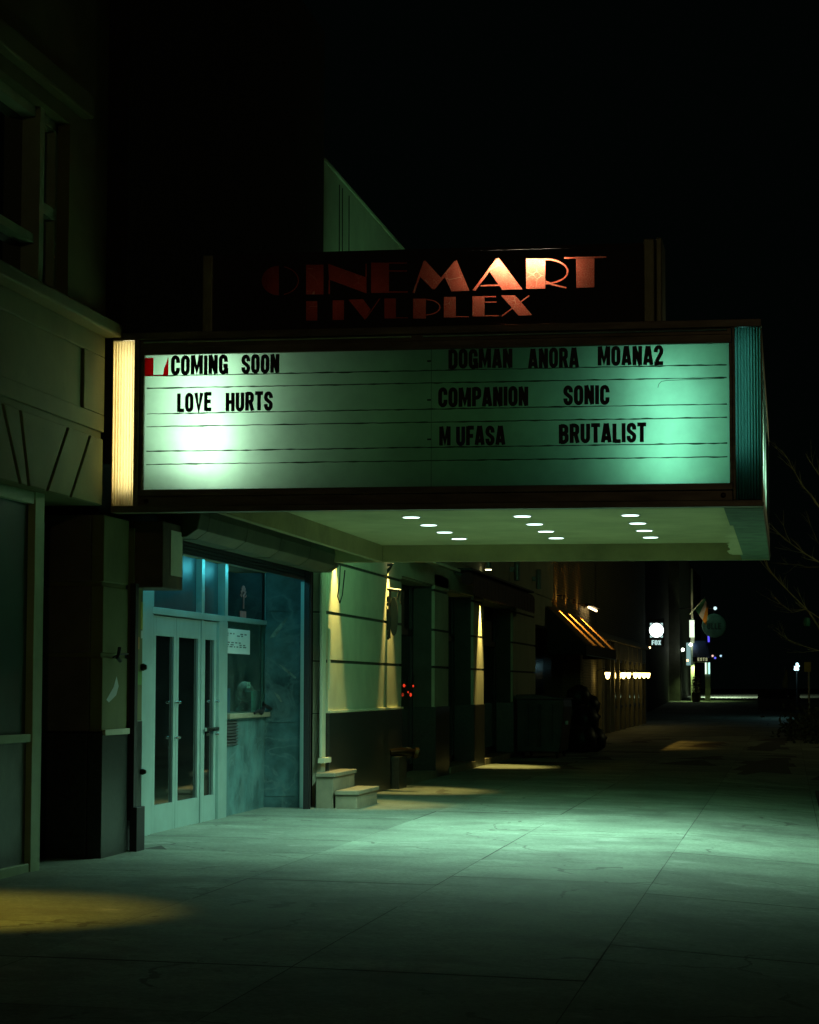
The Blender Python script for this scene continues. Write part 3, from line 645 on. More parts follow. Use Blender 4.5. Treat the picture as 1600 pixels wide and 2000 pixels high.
# fluted lamp columns at the front corners
def column(x0, x1, z0, z1, mat, nr, name):
    q = MB(); pts = []
    for i in range(nr*6+1):
        f_ = i/(nr*6); x = x0 + (x1-x0)*f_
        pts.append((x, MY0 + .03 - .022*abs(sin(pi*nr*f_)) ))
    for (xa, ya), (xb, yb) in zip(pts, pts[1:]): q.add([(xa,ya,z0),(xb,yb,z0),(xb,yb,z1),(xa,ya,z1)], [(0,1,2,3)])
    return q.build(name, mat, mq, smooth=True)
column(MX0+.008, MX0+.193, 3.03, 4.45, m_warmcover, 8, 'lamp_column')
column(MX1-.213, MX1-.01, 3.03, 4.45, m_tealcover, 9, 'lamp_column')
m_colin = M('column_lining', (.5,.42,.22), .7)
cb_ = MB().box(MX0, MX0+.006, MY0+.01, MY0+.3, 3.03, 4.45).box(MX0, MX0+.2, MY0+.3, MY0+.31, 3.03, 4.45).box(MX0+.194, MX0+.2, MY0+.091, MY0+.3, 3.03, 4.45)
cb_.build('column_housing', m_colin, mq)
cb_ = MB().box(MX1-.214, MX1, MY0+.3, MY0+.31, 3.03, 4.45).box(MX1-.22, MX1-.214, MY0+.091, MY0+.3, 3.03, 4.45).box(MX1-.009, MX1-.003, MY0+.01, MY0+.3, 3.03, 4.45)
cb_.build('column_housing', m_colin, mq)
lamp('AREA', 'inner_light', (MX0+.1, MY0+.16, 3.74), 3.5, (1,.87,.5), mq, shape='RECTANGLE', size=.1, size_y=1.36, aim=AD)
lamp('AREA', 'inner_light', (MX1-.15, MY0+.16, 3.9), .34, (.22,.9,.85), mq, shape='RECTANGLE', size=.05, size_y=1.0, aim=AD)
# soffit with dropped lips
sfm = MB().box(-4.739, -.501, MY0+.201, MY1-.201, SZ, SZ+.004).build('soffit', m_soffit, mq)
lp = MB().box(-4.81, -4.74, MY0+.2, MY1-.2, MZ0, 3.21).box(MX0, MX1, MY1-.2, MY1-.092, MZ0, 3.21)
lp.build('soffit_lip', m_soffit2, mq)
MB().box(MX0, -4.811, MY0+.2, MY1-.201, 3.32, 3.35).build('soffit', m_hood, mq)
MB().box(MX0, MX1, MY1-.62, MY1-.6, 3.36, 4.459).box(MX0, MX1, MY0+.6, MY0+.62, 3.36, 4.459).build('leak_blocker', m_black, mq)  # unseen plates added to stop light leaking out of the boxes
MB().box(-.5, MX1-.004, MY0+.2, MY1-.2005, MZ0, 3.21).build('soffit_lip', M('bare_soffit', (.09,.14,.08), .8, var=.4, scale=4), mq)
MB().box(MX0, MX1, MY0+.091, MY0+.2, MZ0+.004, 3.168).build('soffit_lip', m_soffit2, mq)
# torn edge of the soffit paint
te = MB(); rr = random.Random(5); ys_ = [21.2 + i*.25 for i in range(20)]
prev = None
for i, y in enumerate(ys_):
    x = -.53 + rr.uniform(-.035, .03) - .004*i
    if prev: te.add([(prev[0], prev[1], MZ0-.004), (x, y, MZ0-.004), (-.47, y, MZ0-.004), (-.47, prev[1], MZ0-.004)], [(0,1,2,3)])
    prev = (x, y)
te.build('peeling_paint', m_soffit, mq)
# street side with its own lit panel
ss = MB()
ss.box(MX1-.05, MX1, MY0+.32, MY1-.1, 4.30, MZ1-.051).box(MX1-.05, MX1, MY0+.32, MY1-.1, MZ0+.001, 3.22).box(MX1-.05, MX1-.003, MY0+.32, MY0+.5, 3.221, 4.299).box(MX1-.05, MX1-.003, MY1-.3, MY1-.1, 3.221, 4.299)
ss.box(MX1-.006, MX1+.006, MY0+.32, MY1-.1, 3.0, 3.03)
ss.build('frame', m_bronze, mq)
MB().box(MX1-.6, MX1-.58, MY0+.6, MY1-.6, 3.2, 4.4).build('light_box', m_innerT, mq)
sp_ = MB().add([(MX1-.028, MY0+.5, 3.22), (MX1-.028, MY1-.3, 3.22), (MX1-.028, MY1-.3, 4.3), (MX1-.028, MY0+.5, 4.3)], [(0,1,2,3)]).build('message_panel', m_panel, mq)
for y in (20.8, 23.2, 25.6):
    lamp('AREA', 'inner_light', (MX1-.28, y, 3.76), 5.0, (.6,1,.8), mq, shape='RECTANGLE', size=.95, size_y=.06, aim=(1,0,0))

# recessed lights
rows = (('left', (796,1007)), ('middle', (1012,1003)), ('right', (1226,1000.5)))
ordn = ('nearest', 'second', 'third', 'farthest')
for rn, pxy in rows:
    p0 = onZ(*pxy, SZ-.006)
    for k in range(4):
        y = 22.42 + 1.125*k
        t_ = thing('recessed_light', 'round recessed light in the marquee soffit, %s of the %s row of four' % (ordn[k], rn), 'ceiling light', (p0.x, y, SZ), 'round recessed lights in the marquee soffit')
        MB().lathe([(.078,-.006),(.098,-.006),(.1,-.001),(.1,.0005)], (p0.x, y, SZ-.001), 24).build('trim_ring', m_ledrim, t_)
        MB().lathe([(.082,-.010),(.082,-.0065)], (p0.x, y, SZ-.001), 24).build('lens', m_led, t_)
        lamp('SPOT', 'bulb', (p0.x, y, SZ-.02), 172, (.52,1,.73), t_, spot_size=RAD(156), spot_blend=.75, shadow_soft_size=.07, aim=(0,0,-1))

# ------------------------------------------------------------------ cinema name sign on top of the marquee
YS = 19.62
ns = thing('name_sign', 'black sign board on the marquee roof with red art deco letters', 'sign', (-3, YS, 4.55))
def pY(x, y): p = onY(x, y, YS); return (p.x, p.z)
LET = []
def q(*pts): return [pY(*p) for p in pts]
def rect(x0, y0, x1, y1): return q((x0,y0),(x1,y0),(x1,y1),(x0,y1))
def thin(path, w=2.6, cl=False): return [[pY(p.x, p.y) for p in s_] for s_ in stroke2d(path, w, cl)]
def earc(cx, cy, rx_, ry_, a0, a1, n=12): return [(cx+rx_*cos(RAD(a0+(a1-a0)*i/n)), cy+ry_*sin(RAD(a0+(a1-a0)*i/n))) for i in range(n+1)]
LET.append(('C', [q(*earc(545,548,34,29,90,270))] + thin(earc(545,548,38,28,-75,75)[0:13], 1.6)))
LET.append(('I', [rect(598,517,632,575)]))
LET.append(('N', [q((641,515),(716,542),(716,573),(643,546)), rect(642,547,644.5,574), rect(714,515,716.5,541)]))
LET.append(('E', [rect(725,513,760,572), rect(760.2,512.5,795,515), rect(760.2,528,795,530.5), rect(760.2,569,797,571.5)]))
LET.append(('M', [q((830,508),(862,543),(846,566),(821,541)), q((892,507),(917,568),(882,569),(868,540)), *thin([(808,572),(829.5,510)], 4), *thin([(847,564),(890,511)], 5)]))
LET.append(('A', [q((974,504),(1021,565),(981,566),(957,531)), *thin([(926,567),(972,506)], 5), *thin([(939,558),(975,557)], 2.6)]))
LET.append(('R', [rect(1028,505,1065,564), *thin(earc(1064,530,45,24,-90,88), 3.2), *thin([(1066,549),(1080,556),(1106,562)], 3.4)]))
LET.append(('T', [q((1125,505.5),(1161,504.5),(1161,561),(1126,562)), q((1102,502.5),(1184,500.5),(1184,503.5),(1102,505.5))]))
LET.append(('F', [rect(598,588,620,626)])); LET.append(('I', [rect(650,586.5,672,625)]))
LET.append(('V', [q((681,585.5),(709,584),(724,604),(713,625)), *thin([(742,583),(715,622)], 1.8)]))
LET.append(('E', [rect(751,583,773.5,622), rect(773.7,620,797,621.5)]))
LET.append(('P', [rect(807,583.5,832,622), *thin(earc(832,600,27.5,15,-88,88), 2)]))
LET.append(('L', [rect(867,580,890.5,620), rect(890.7,617.5,916,619.5)]))
LET.append(('E', [rect(923,578.5,946.5,618), rect(946.7,578.5,969,580.5), rect(946.7,589,970,591), rect(946.7,615.5,974,617.5)]))
LET.append(('X', [q((979,577),(1006,576.5),(1040,615.5),(1013,616.5)), *thin([(980,617.5),(1034,577)], 2.4)]))
bl, br_, bt_, bb_ = pY(418,560)[0], pY(1257,560)[0], pY(850,492)[1], pY(850,636)[1]
V2 = [Vector((bl,bb_)), Vector((br_,bb_)), Vector((br_,bt_)), Vector((bl,bt_))]; E2 = [(0,1),(1,2),(2,3),(3,0)]
for nm, polys in LET:
    for po in polys:
        k = len(V2); V2 += [Vector(p) for p in po]; E2 += [(k+i, k+(i+1) % len(po)) for i in range(len(po))]
ov, oe, of, *_ = delaunay_2d_cdt(V2, E2, [], 0, 1e-6)
def inside(p, po):
    r_ = False; n = len(po)
    for i in range(n):
        x1, y1 = po[i]; x2, y2 = po[(i+1) % n]
        if (y1 > p.y) != (y2 > p.y) and p.x < (x2-x1)*(p.y-y1)/(y2-y1)+x1: r_ = not r_
    return r_
face = MB(); lets = [MB() for _ in LET]
for f_ in of:
    pts = [ov[i] for i in f_]; ce = sum(pts, Vector((0,0)))/len(pts); hit = None
    for k, (nm, polys) in enumerate(LET):
        if any(inside(ce, po) for po in polys): hit = k; break
    (face if hit is None else lets[hit]).add([(p.x, YS, p.y) for p in pts], [list(range(len(pts)))])
sfc = face.build('face', m_black, ns)
for (nm, _), mb in zip(LET, lets):
    if mb.v: mb.build('letter', m_redface, ns)
bx = MB().box(bl, br_, YS+.5, YS+.52, bb_-.04, bt_).box(bl, br_, YS+.003, YS+.52, bt_+.001, bt_+.03).box(bl, br_, YS+.003, YS+.52, bb_-.07, bb_-.041)
bx.box(pY(802,0)[0]-.006, pY(802,0)[0]+.006, YS+.004, YS+.498, bb_-.03, bt_-.001)
bx.build('case', m_black, ns)
pcol = M('sign_post_metal', (.34,.36,.2), .35, .3)
mb = MB().box(pY(403,0)[0], bl-.002, YS-.04, YS+.5, MZ1+.001, bt_+.02); mb.build('end_post', pcol, ns, bevel=.01)
mb = MB().box(br_+.002, pY(1276,0)[0], YS-.03, YS+.5, MZ1+.001, bt_+.06).box(pY(1279,0)[0], pY(1291,0)[0], YS-.06, YS+.5, MZ1+.001, bt_+.06); mb.build('end_post', pcol, ns, bevel=.01)
lx, lz = pY(1065, 512)
lamp('AREA', 'sign_lamp', (lx-.22, YS+.12, lz+.03), 8.5, (1,.80,.58), ns, shape='RECTANGLE', size=.62, size_y=.05, aim=(0,-1,-.12))
lamp('AREA', 'sign_lamp', (pY(700,560)[0], YS+.4, lz-.25), .10, (1,.5,.35), ns, shape='RECTANGLE', size=1.4, size_y=.2, aim=(0,-1,0))
MB().box(MX0+.1, MX1-.5, YS+.1, YS+.4, MZ1+.001, bb_-.071).build('base_frame', m_black, ns)

# ------------------------------------------------------------------ stucco building beyond the marquee
XW = -5.60
sb = thing('stucco_building', 'pale green-lit stucco building with grooved wall and dark doorways past the entrance', 'building', (-6.5, 40, 0))
def ywp(px): return yx(px, 1300, XW)
yA, yB, yC, yD_, yE, yF, yG = [ywp(p) for p in (641, 784, 849, 876, 925, 945, 1002)]
yH = ywp(1046)
HT = onX(640, 322, XW).z
zdd = 1.16
gs = [1.80, 2.40, 3.04]
mb = MB(); core = MB()
def pier(y0, y1, z0=zdd, z1=3.6):
    zz = [z0] + [g for g in gs if z0 < g < z1] + [z1]
    for a, b in zip(zz, zz[1:]): mb.box(XW-.05, XW, y0, y1, a+(.02 if a != z0 else 0), b-(.02 if b != z1 else 0))
    MB().box(-6.4, XW-.03, y0+.003, y1-.003, 0, z1).build('wall_core', m_joint, sb)
pier(yA, yB, zdd, 3.62); pier(yC, yD_, zdd, 3.3); pier(yE, yF); pier(yG, yH)
mb.box(XW-.05, XW, yB, yG, 3.12, 3.62).box(-9, XW-.06, yB, yG, 3.1, 3.61)
mb.box(-9, XW, 27.6, 56, 3.63, HT)
mb.box(XW-.05, XW, yG, 56, 3.60, 3.629)
mb.box(-9, -6.41, 34.05, 56, 0, 3.6)
mb.box(-6.4, XW-.03, yH, 56, 2.9, 3.6)
mb.build('wall', m_stucco, sb)
MB().box(XW-.2, XW+.02, 27.6, 56, HT+.001, HT+.035).build('roof_coping', m_stucco, sb)
gd = MB()
for a, b in ((yA, yB), (yC, yD_), (yE, yF), (yG, yH)): MB().box(-6.38, XW+.02, a-.004, b+.004, 0, zdd-.004).build('dado', m_granite, sb, bevel=.006)
MB().box(XW+.001, XW+.035, yA, yB, zdd-.003, zdd+.03).build('dado_trim', m_cream, sb, bevel=.004)
# pilaster strip between the shutter guide and the wall
ps = MB()
y2, y3 = 27.62, ywp(640)
for a, b in ((.003, 1.15), (1.16, 1.79), (1.805, 2.39), (2.405, 3.6)): ps.box(XW-.13, XW-.02, 27.73, y3-.01, a, b)
ps.build('pilaster', m_stucco, sb, bevel=.004)
MB().box(XW-.018, XW+.02, ywp(627)+.0, ywp(634), .62, 3.0).box(XW+.0205, XW+.05, ywp(636), ywp(638.5), 1.45, 2.2).build('downpipe', m_stucco, sb, bevel=.01)
MB().box(XW-.018, XW+.06, ywp(625), ywp(639), .56, .62).build('sill', m_cream, sb)
for (a, b) in ((yB, yC), (yD_, yE), (yF, yG)):
    d = MB().box(-6.05, -6.0, a, b, 0, 3.1)
    w = (b-a)/2
    for y in (a+.06, a+w, b-.06): d.box(-6.0, -5.95, y-.05, y+.05, 0, 3.1)
    d.box(-6.0, -5.95, a, b, 2.3, 2.4).box(-6.0, -5.95, a, b, .0, .25)
    dd = d.build('door', m_black, sb)
    BX('pane', m_darkglass, dd, -5.999, -5.985, a+.1, b-.1, .25, 2.3)
    MB().box(-6.0, XW+.04, a+.006, b-.006, .0, .14).build('threshold', m_steps, sb)
dd = MB().box(-5.9, -5.85, yH, 56, 0, 2.9); dd.build('shopfront', m_darkglass, sb)
wi = MB()
for x, y in ((661,350),(667,352),(680,345)):
    a = onX(x, y, XW); wi.tube([(XW+.015, a.y, HT-.1), (XW+.015, a.y+.02, 6.3), (XW+.015, a.y-.08+.1*random.random(), 4.6)], .006, 5)
wi.build('cable', m_black, sb)

# string of red lights inside the first doorway
rl = thing('string_lights', 'string of small red bulbs in the dark doorway glass', 'string lights', (-5.93, 36, 1.5))
pts = [onX(x, y, -5.93) for x, y in ((818,1264),(813,1300),(806,1340),(801,1357),(796,1352),(788,1339))]
MB().tube(pts, .006, 5).build('wire', m_black, rl)
eb = EM('red_bulb', (1,.06,.02), .8)
for p, rad in zip(pts, (.022,.012,.014,.02,.011,.018)): MB().ball(p + Vector((.01,0,0)), rad, 8, (1,1,1.5)).build('bulb', eb, rl)

# steps
st = thing('stone_steps', 'two low stone steps against the wall right of the shutter', 'steps', (-5.35, 28, 0))
def stp(x0, x1, z1, nm):
    MB().box(x0, x1, 27.32, 28.72, -.03, z1-.052).build('riser', m_steps, st, bevel=.008)
    MB().box(x0-.0, x1+.025, 27.29, 28.74, z1-.05, z1).build('tread', m_steps, st, bevel=.008)
stp(-5.6, -5.39, .45, 'a'); stp(-5.362, -5.1, .24, 'b')

# cylinder wall lights
wlab = {675: ('cylinder downlight lit warm above the pale wall, nearest past the marquee', 1), 777: ('cylinder downlight lit warm at the right edge of the pale wall beside the doorway', 1),
        954: ('cylinder downlight lit warm above the narrow pier, short of the red awning end', 1), 890: ('unlit cylinder downlight at the near end of the red awning', 0),
        1010: ('unlit cylinder downlight, nearest one past the far end of the red awning', 0), 1052: ('unlit cylinder downlight near the black awning, farthest of the cylinder downlights', 0)}
def walllight(px, Y, zb, lit, lab, power=420):
    t_ = thing('wall_light', lab, 'wall light', (XW+.13, Y, zb), 'cylinder downlights along the wall')
    MB().lathe([(.06,0),(.065,.01),(.065,.42),(.055,.44)], (XW+.14, Y, zb), 16).build('body', m_pole, t_)
    MB().box(XW, XW+.1, Y-.035, Y+.035, zb+.18, zb+.28).build('bracket', m_pole, t_)
    if lit:
        MB().lathe([(.056,-.012),(.058,-.002)], (XW+.14, Y, zb), 16).build('lens', m_warmlens, t_)
        lamp('SPOT', 'bulb', (XW+.14, Y, zb-.03) if px < 800 else (XW+.10, yE+.9, 3.16), power if px < 800 else 560, (1,.72,.20), t_, spot_size=RAD(50), spot_blend=.7, shadow_soft_size=.03, aim=(0,0,-1))
for px, (lab, lit) in wlab.items():
    Y = yx(px, 1130, XW+.14); walllight(px, Y, 3.42 if px < 800 else 3.66, lit, lab)
# one more of the same on the corner building, just left of the picture: it makes the pool on the near slabs
t_ = thing('wall_light', 'warm cylinder downlight on the corner building, lighting the nearest slabs', 'wall light', (-5.6, 14.9, 3.3), 'cylinder downlights along the wall')
MB().lathe([(.06,0),(.065,.01),(.065,.42),(.055,.44)], (-5.3, 14.2, 3.3), 16).build('body', m_pole, t_)
MB().box(XC, -5.35, 14.16, 14.24, 3.48, 3.56).build('bracket', m_pole, t_)
MB().lathe([(.056,-.012),(.058,-.002)], (-5.3, 14.2, 3.3), 16).build('lens', m_warmlens, t_)
lamp('SPOT', 'bulb', (-5.3, 14.2, 3.27), 300, (1,.66,.07), t_, spot_size=RAD(53), spot_blend=1.0, shadow_soft_size=.03, aim=(-.02,.13,-1))

# small canopy over the first doorway
dc = MB().prism([(XW+.03, yB+.1, 3.42), (XW+.5, yB+.1, 3.30), (XW+.5, yB+.1, 3.34), (XW+.03, yB+.1, 3.5)], (0, 2.6, 0))
tag(dc.build('door_canopy', m_cream), 'small pale sloping canopy over the first dark doorway', 'canopy')

# projecting iron sign
isg = thing('projecting_sign', 'small oval board in a wrought iron scroll frame projecting from the pale wall', 'sign', (XW, 32.2, 2.3))
def pI(x, y): return onY(x, y, 32.3)
fr_ = MB()
fr_.tube([pI(741,1149), pI(752,1150), pI(783,1154)], .023, 6).tube([pI(749,1150), pI(747,1185), pI(749,1215), pI(748,1246)], .027, 6).tube([pI(746,1246), pI(760,1246)], .023, 6)
fr_.tube([pI(752+7*cos(a*.5)*(1-a/16), 1165+10*sin(a*.5)*(1-a/16)) for a in range(14)], .017, 6)
fr_.tube([pI(752+4.5*cos(a*.45+2), 1215+24*sin(a*.45+2)) for a in range(15)], .020, 6).tube([pI(780,1154), pI(776,1172)], .013, 6)
fr_.tube([pI(744,1103), pI(768,1103), pI(760,1112), pI(752,1122), pI(749,1136)], .023, 6)
fr_.tube([pI(748,1104), pI(745,1120), pI(745,1138)], .020, 6)
for cy_, ry_ in ((1172, 12), (1196, 10), (1218, 11), (1238, 9)):
    fr_.tube([pI(755+5.5*cos(a*.55)*(1-a/18), cy_+ry_*sin(a*.55)*(1-a/18)) for a in range(15)], .016, 6)
fr_.tube([pI(762,1150), pI(760,1200), pI(761,1247)], .018, 6).tube([pI(783,1154), pI(783,1180)], .014, 6)
fr_.build('bracket', m_iron, isg)
ov_ = MB(); p_ = [pI(769 + 8*cos(a*2*pi/24), 1204 + 38*sin(a*2*pi/24)) for a in range(24)]
ov_.prism(p_, (0,.03,0)); ov_.build('board', M('sign_board_green', (.008,.014,.012), .6), isg)

# fire hose inlet on the wall
fd = thing('hose_inlet', 'brass twin fire hose inlet on a standpipe at the wall corner', 'hose inlet', (-5.4, 32.8, 0))
MB().box(XW+.021, XW+.14, 32.55, 33.2, 0, .49).build('plinth', m_granite, fd, bevel=.01)
MB().tube([(XW+.0, 32.45, .55), (XW+.10, 33.0, .55), (XW+.26, 33.25, .53)], [.045,.06,.05], 12).build('body', m_brass, fd, smooth=True)
MB().lathe([(.085,0),(.09,.05),(.05,.08)], (XW+.25, 33.2, .53), 14, (.8,.3,-.2)).build('cap', m_brass, fd)
MB().lathe([(.08,0),(.085,.05),(.05,.08)], (XW+.12, 33.3, .53), 14, (.9,-.3,-.2)).build('cap', m_iron, fd)

# retractable burgundy awning
ra = thing('retracted_awning', 'rolled-up dark red awning with short valance above the dark doorways', 'awning', (XW, 43, 3.3))
ya, yb = ywp(885), ywp(1012)
MB().lathe([(.02,0),(.11,.005),(.11,yb-ya-.005),(.02,yb-ya)], (XW+.24, ya, 3.33), 16, (0,1,0)).build('roller', m_burg, ra, smooth=True)
MB().box(XW+.001, XW+.34, ya-.05, yb+.05, 3.46, 3.5).build('cover', m_iron, ra, bevel=.008)
va = MB(); n = 36
for i in range(n):
    y0_, y1_ = ya + (yb-ya)*i/n, ya + (yb-ya)*(i+1)/n; ym_ = (y0_+y1_)/2
    va.prism([(XW+.345, y0_, 3.34), (XW+.345, y1_, 3.34), (XW+.345, y1_, 3.06), (XW+.345, ym_, 3.02), (XW+.345, y0_, 3.06)], (.006+.004*(i % 2), 0, 0))
va.build('valance', m_burg, ra)
MB().tube([(XW+.02, ya+.2, 3.44), (XW+.2, ya+.1, 3.36), (XW+.34, ya+.12, 3.30)], .025, 8).tube([(XW+.02, yb-.2, 3.44), (XW+.34, yb-.15, 3.28)], .025, 8).build('arm', m_pole, ra)

# dumpster
du = thing('dumpster', 'dark steel wheeled rubbish container standing against the dark shopfront', 'dumpster', (-5.0, 48.5, 0))
dz0, dz1 = .14, 1.22
x0, x1 = -5.52, -4.58
ydf = 47.6; ydb = 49.4
b_ = MB().prism([(x0+.0, ydf, dz0), (x1-.05, ydf, dz0), (x1+.04, ydf, dz1-.15), (x1+.02, ydf, dz1), (x0-.0, ydf, dz1)], (0, ydb-ydf, 0))
for x in (-5.3, -5.05, -4.8): b_.box(x-.03, x+.03, ydf-.04, ydf-.001, dz0+.1, dz1-.1)
b_.build('body', m_dump, du, bevel=.012)
MB().prism([(x0-.02, ydf-.05, dz1+.002), (x1+.06, ydf-.05, dz1+.002), (x1+.05, ydf-.05, dz1+.03), (-5.05, ydf-.05, dz1+.1), (x0-.02, ydf-.05, dz1+.1)], (0, ydb-ydf+.1, 0)).build('lid', m_bag, du, bevel=.01)
for x, y in ((x0+.12, ydf+.15), (x1-.12, ydf+.15), (x0+.12, ydb-.15), (x1-.12, ydb-.15)):
    MB().lathe([(.07,-.025),(.075,-.015),(.075,.015),(.07,.025)], (x, y, .075), 14, (1,0,0)).box(x-.035, x-.027, y-.03, y+.03, .07, .14).build('wheel', m_black, du)
MB().box(x1+.03, x1+.09, ydf+.3, ydf+.5, .7, .78).build('handle', m_pole, du)

# heap of black rubbish bags behind it
bgp = [(-4.86,52.3,.34,.36),(-4.55,52.0,.32,.33),(-4.36,52.6,.28,.30),(-4.82,52.9,.85,.34),(-4.52,52.6,.75,.31),(-4.72,53.0,1.25,.28),(-4.5,53.2,1.05,.25)]
blab = ['leaning against the dumpster side', 'front bag at the kerb side of the heap', 'outermost low bag of the heap', 'second layer bag near the wall', 'second layer bag at the street side', 'top bag of the heap', 'back bag just under the top one']
for (x, y, z, rad), lb in zip(bgp, blab):
    q_ = MB().ball((x, y, z), rad, 18, (1, 1, .95)); rr = random.Random(int(x*100))
    for v in q_.v:
        d = v - Vector((x, y, z)); a = math.atan2(d.y, d.x); v += d * (.07*sin(7*a+3*d.z*9) + .05*sin(11*d.z*3+a*3) + rr.uniform(-.03,.03))
        if v.z < .01: v.z = .01
    o = q_.build('rubbish_bag', m_bag, smooth=True); tag(o, 'black plastic rubbish bag, ' + lb, 'rubbish bag', 'heap of black rubbish bags')

# ------------------------------------------------------------------ black awning and brick building
yK0, yK1 = ywp(1068), ywp(1137)
ba = thing('black_awning', 'sloping black canvas awning lit in orange streaks by small lamps', 'awning', (XW, 58, 3))
zt_, zl_ = 3.40, 2.50; xo = -4.66
MB().add([(XW+.02,yK0,zt_),(XW+.02,yK1,zt_),(xo,yK1,zl_),(xo,yK0,zl_),(XW+.02,yK0,zt_-.02),(XW+.02,yK1,zt_-.02),(xo-.02,yK1,zl_-.02),(xo-.02,yK0,zl_-.02)],
         [(0,1,2,3),(7,6,5,4),(0,3,7,4),(1,5,6,2)]).build('canopy', M('brown_canvas', (.24,.14,.05), .75, var=.2), ba)
MB().prism([(XW+.02,yK0-.004,zt_-.02),(xo-.02,yK0-.004,zl_-.02),(xo-.02,yK0-.004,zl_-.26),(XW+.02,yK0-.004,zl_-.26)], (0,-.01,0)).build('side_panel', m_canvas, ba)
MB().prism([(XW+.02,yK1+.004,zt_-.02),(xo-.02,yK1+.004,zl_-.02),(xo-.02,yK1+.004,zl_-.26),(XW+.02,yK1+.004,zl_-.26)], (0,.01,0)).build('side_panel', m_canvas, ba)
MB().box(xo-.01, xo, yK0, yK1, zl_-.26, zl_-.021).build('valance', m_canvas, ba)
MB().tube([(xo-.005, yK0, zl_-.27), (xo-.005, yK1, zl_-.27)], .014, 6).build('front_bar', m_pole, ba)
for k, px in enumerate((1088, 1107, 1129)):
    y = ywp(px); t_ = thing('awning_lamp', 'small warm lamp on the wall over the black awning, %s of three' % ('nearest', 'middle', 'farthest')[k], 'wall light', (XW+.1, y, 3.5), 'small lamps above the black awning')
    MB().lathe([(.03,0),(.05,.1),(.02,.12)], (XW+.18, y, 3.63), 12).build('shade', m_black, t_)
    MB().box(XW+.0, XW+.16, y-.02, y+.02, 3.72, 3.75).build('bracket', m_black, t_)
    lamp('SPOT', 'bulb', (XW+.18, y, 3.62), 330, (1,.50,.08), t_, spot_size=RAD(74), spot_blend=.6, shadow_soft_size=.03, aim=(.2,0,-.98))
    lamp('SPOT', 'bulb', (XW+.05, y, 3.5), 7, (1,.6,.12), t_, spot_size=RAD(75), spot_blend=.9, shadow_soft_size=.02, aim=(-.02,0,1))
tb_ = thing('wall_lamp', 'short bright tube lamp on the dark wall above the awning end', 'wall light', (XW+.2, 66, 3.75))
a, b = onX(1150,1186,XW+.2), onX(1165,1193,XW+.2)
MB().tube([a, b], .03, 8).build('tube', EM('warm_tube', (1,.7,.35), 6), tb_)
MB().box(XW, XW+.24, a.y, a.y+.3, a.z+.03, a.z+.1).box(XW+.1, XW+.3, a.y, b.y, a.z+.04, a.z+.06).build('housing', m_black, tb_)

bb = thing('brick_building', 'tan brick bar front with timber pilasters lit by small globe lamps', 'building', (-6.2, 80, 0))
yL = 93.5; XB = -5.62
mb = MB().box(-9, XB, 56.02, yL, 2.95, 7.5).box(-9, XB, yK1-.3, yK1+3.2, 0, 2.949).box(-9, XB-.08, yK1+3.2, yL, 0, 2.949)
mb.build('wall', m_brickY, bb)
mb = MB().box(-9, XB-.5, 56.02, yK1-.31, 0, 2.94); mb.build('shopfront', m_darkglass, bb)
MB().box(XB, XB+.16, 63, yL, 2.95, 3.06).box(XB, XB+.1, 63, yL, 3.061, 3.14).build('cornice', m_trim, bb)
tm = MB(); yw_ = [ywp(p) for p in (1176, 1180, 1192, 1200, 1210, 1220, 1228, 1237, 1246, 1254, 1261)]
for y in yw_: tm.box(XB-.08, XB+.03, y-.22, y+.22, 0, 2.94)
tm.box(XB-.08, XB+.015, yw_[3], yL, 2.4, 2.949)
tm.build('pilaster', m_trim, bb)
for a, b in zip(yw_[3:], yw_[4:]):
    w = MB().box(XB-.078, XB-.04, a+.23, b-.23, .75, 2.39); wo = w.build('window', m_black, bb)
    BX('pane', m_darkglass, wo, XB-.04, XB-.03, a+.3, b-.3, .85, 2.3)
mb = MB()
for z in [.9 + .085*i for i in range(18)]: mb.box(XB+.0, XB+.03, yK1+.3, yK1+2.0, z, z+.03)
mb.build('shutter_slat', m_trim, bb)
# globe lamps
glab = ['nearest globe lamp, alone beside the shutter slats'] + ['globe lamp on the brick bar front, %s of the far cluster of six' % s_ for s_ in ('first', 'second', 'third', 'fourth', 'fifth', 'last')]
for px, lb in zip((1187,1218,1228,1241,1249,1258,1266), glab):
    xx = XB+.32; y = yx(px, 1320, xx); z = onX(px, 1319, xx).z
    t_ = thing('globe_lamp', 'small warm ' + lb, 'wall lamp', (xx, y, z), 'warm globe lamps on the brick bar front')
    MB().lathe([(.02,-.11),(.045,-.085),(.075,.02),(.085,.07),(.075,.085)], (xx, y, z), 14).build('shade', m_globe, t_, smooth=True)
    MB().tube([(XB, y, z+.14), (xx-.1, y, z+.2), (xx, y, z+.12)], .015, 6).lathe([(.02,.1),(.09,.102),(.03,.13)], (xx, y, z), 12).build('arm', m_iron, t_)
lamp('SPOT', 'pier_lamp', (XB+.12, ywp(1250.5), 3.3), 120, (1,.8,.25), bb, spot_size=RAD(22), spot_blend=.4, shadow_soft_size=.02, aim=(-.02,0,-1))

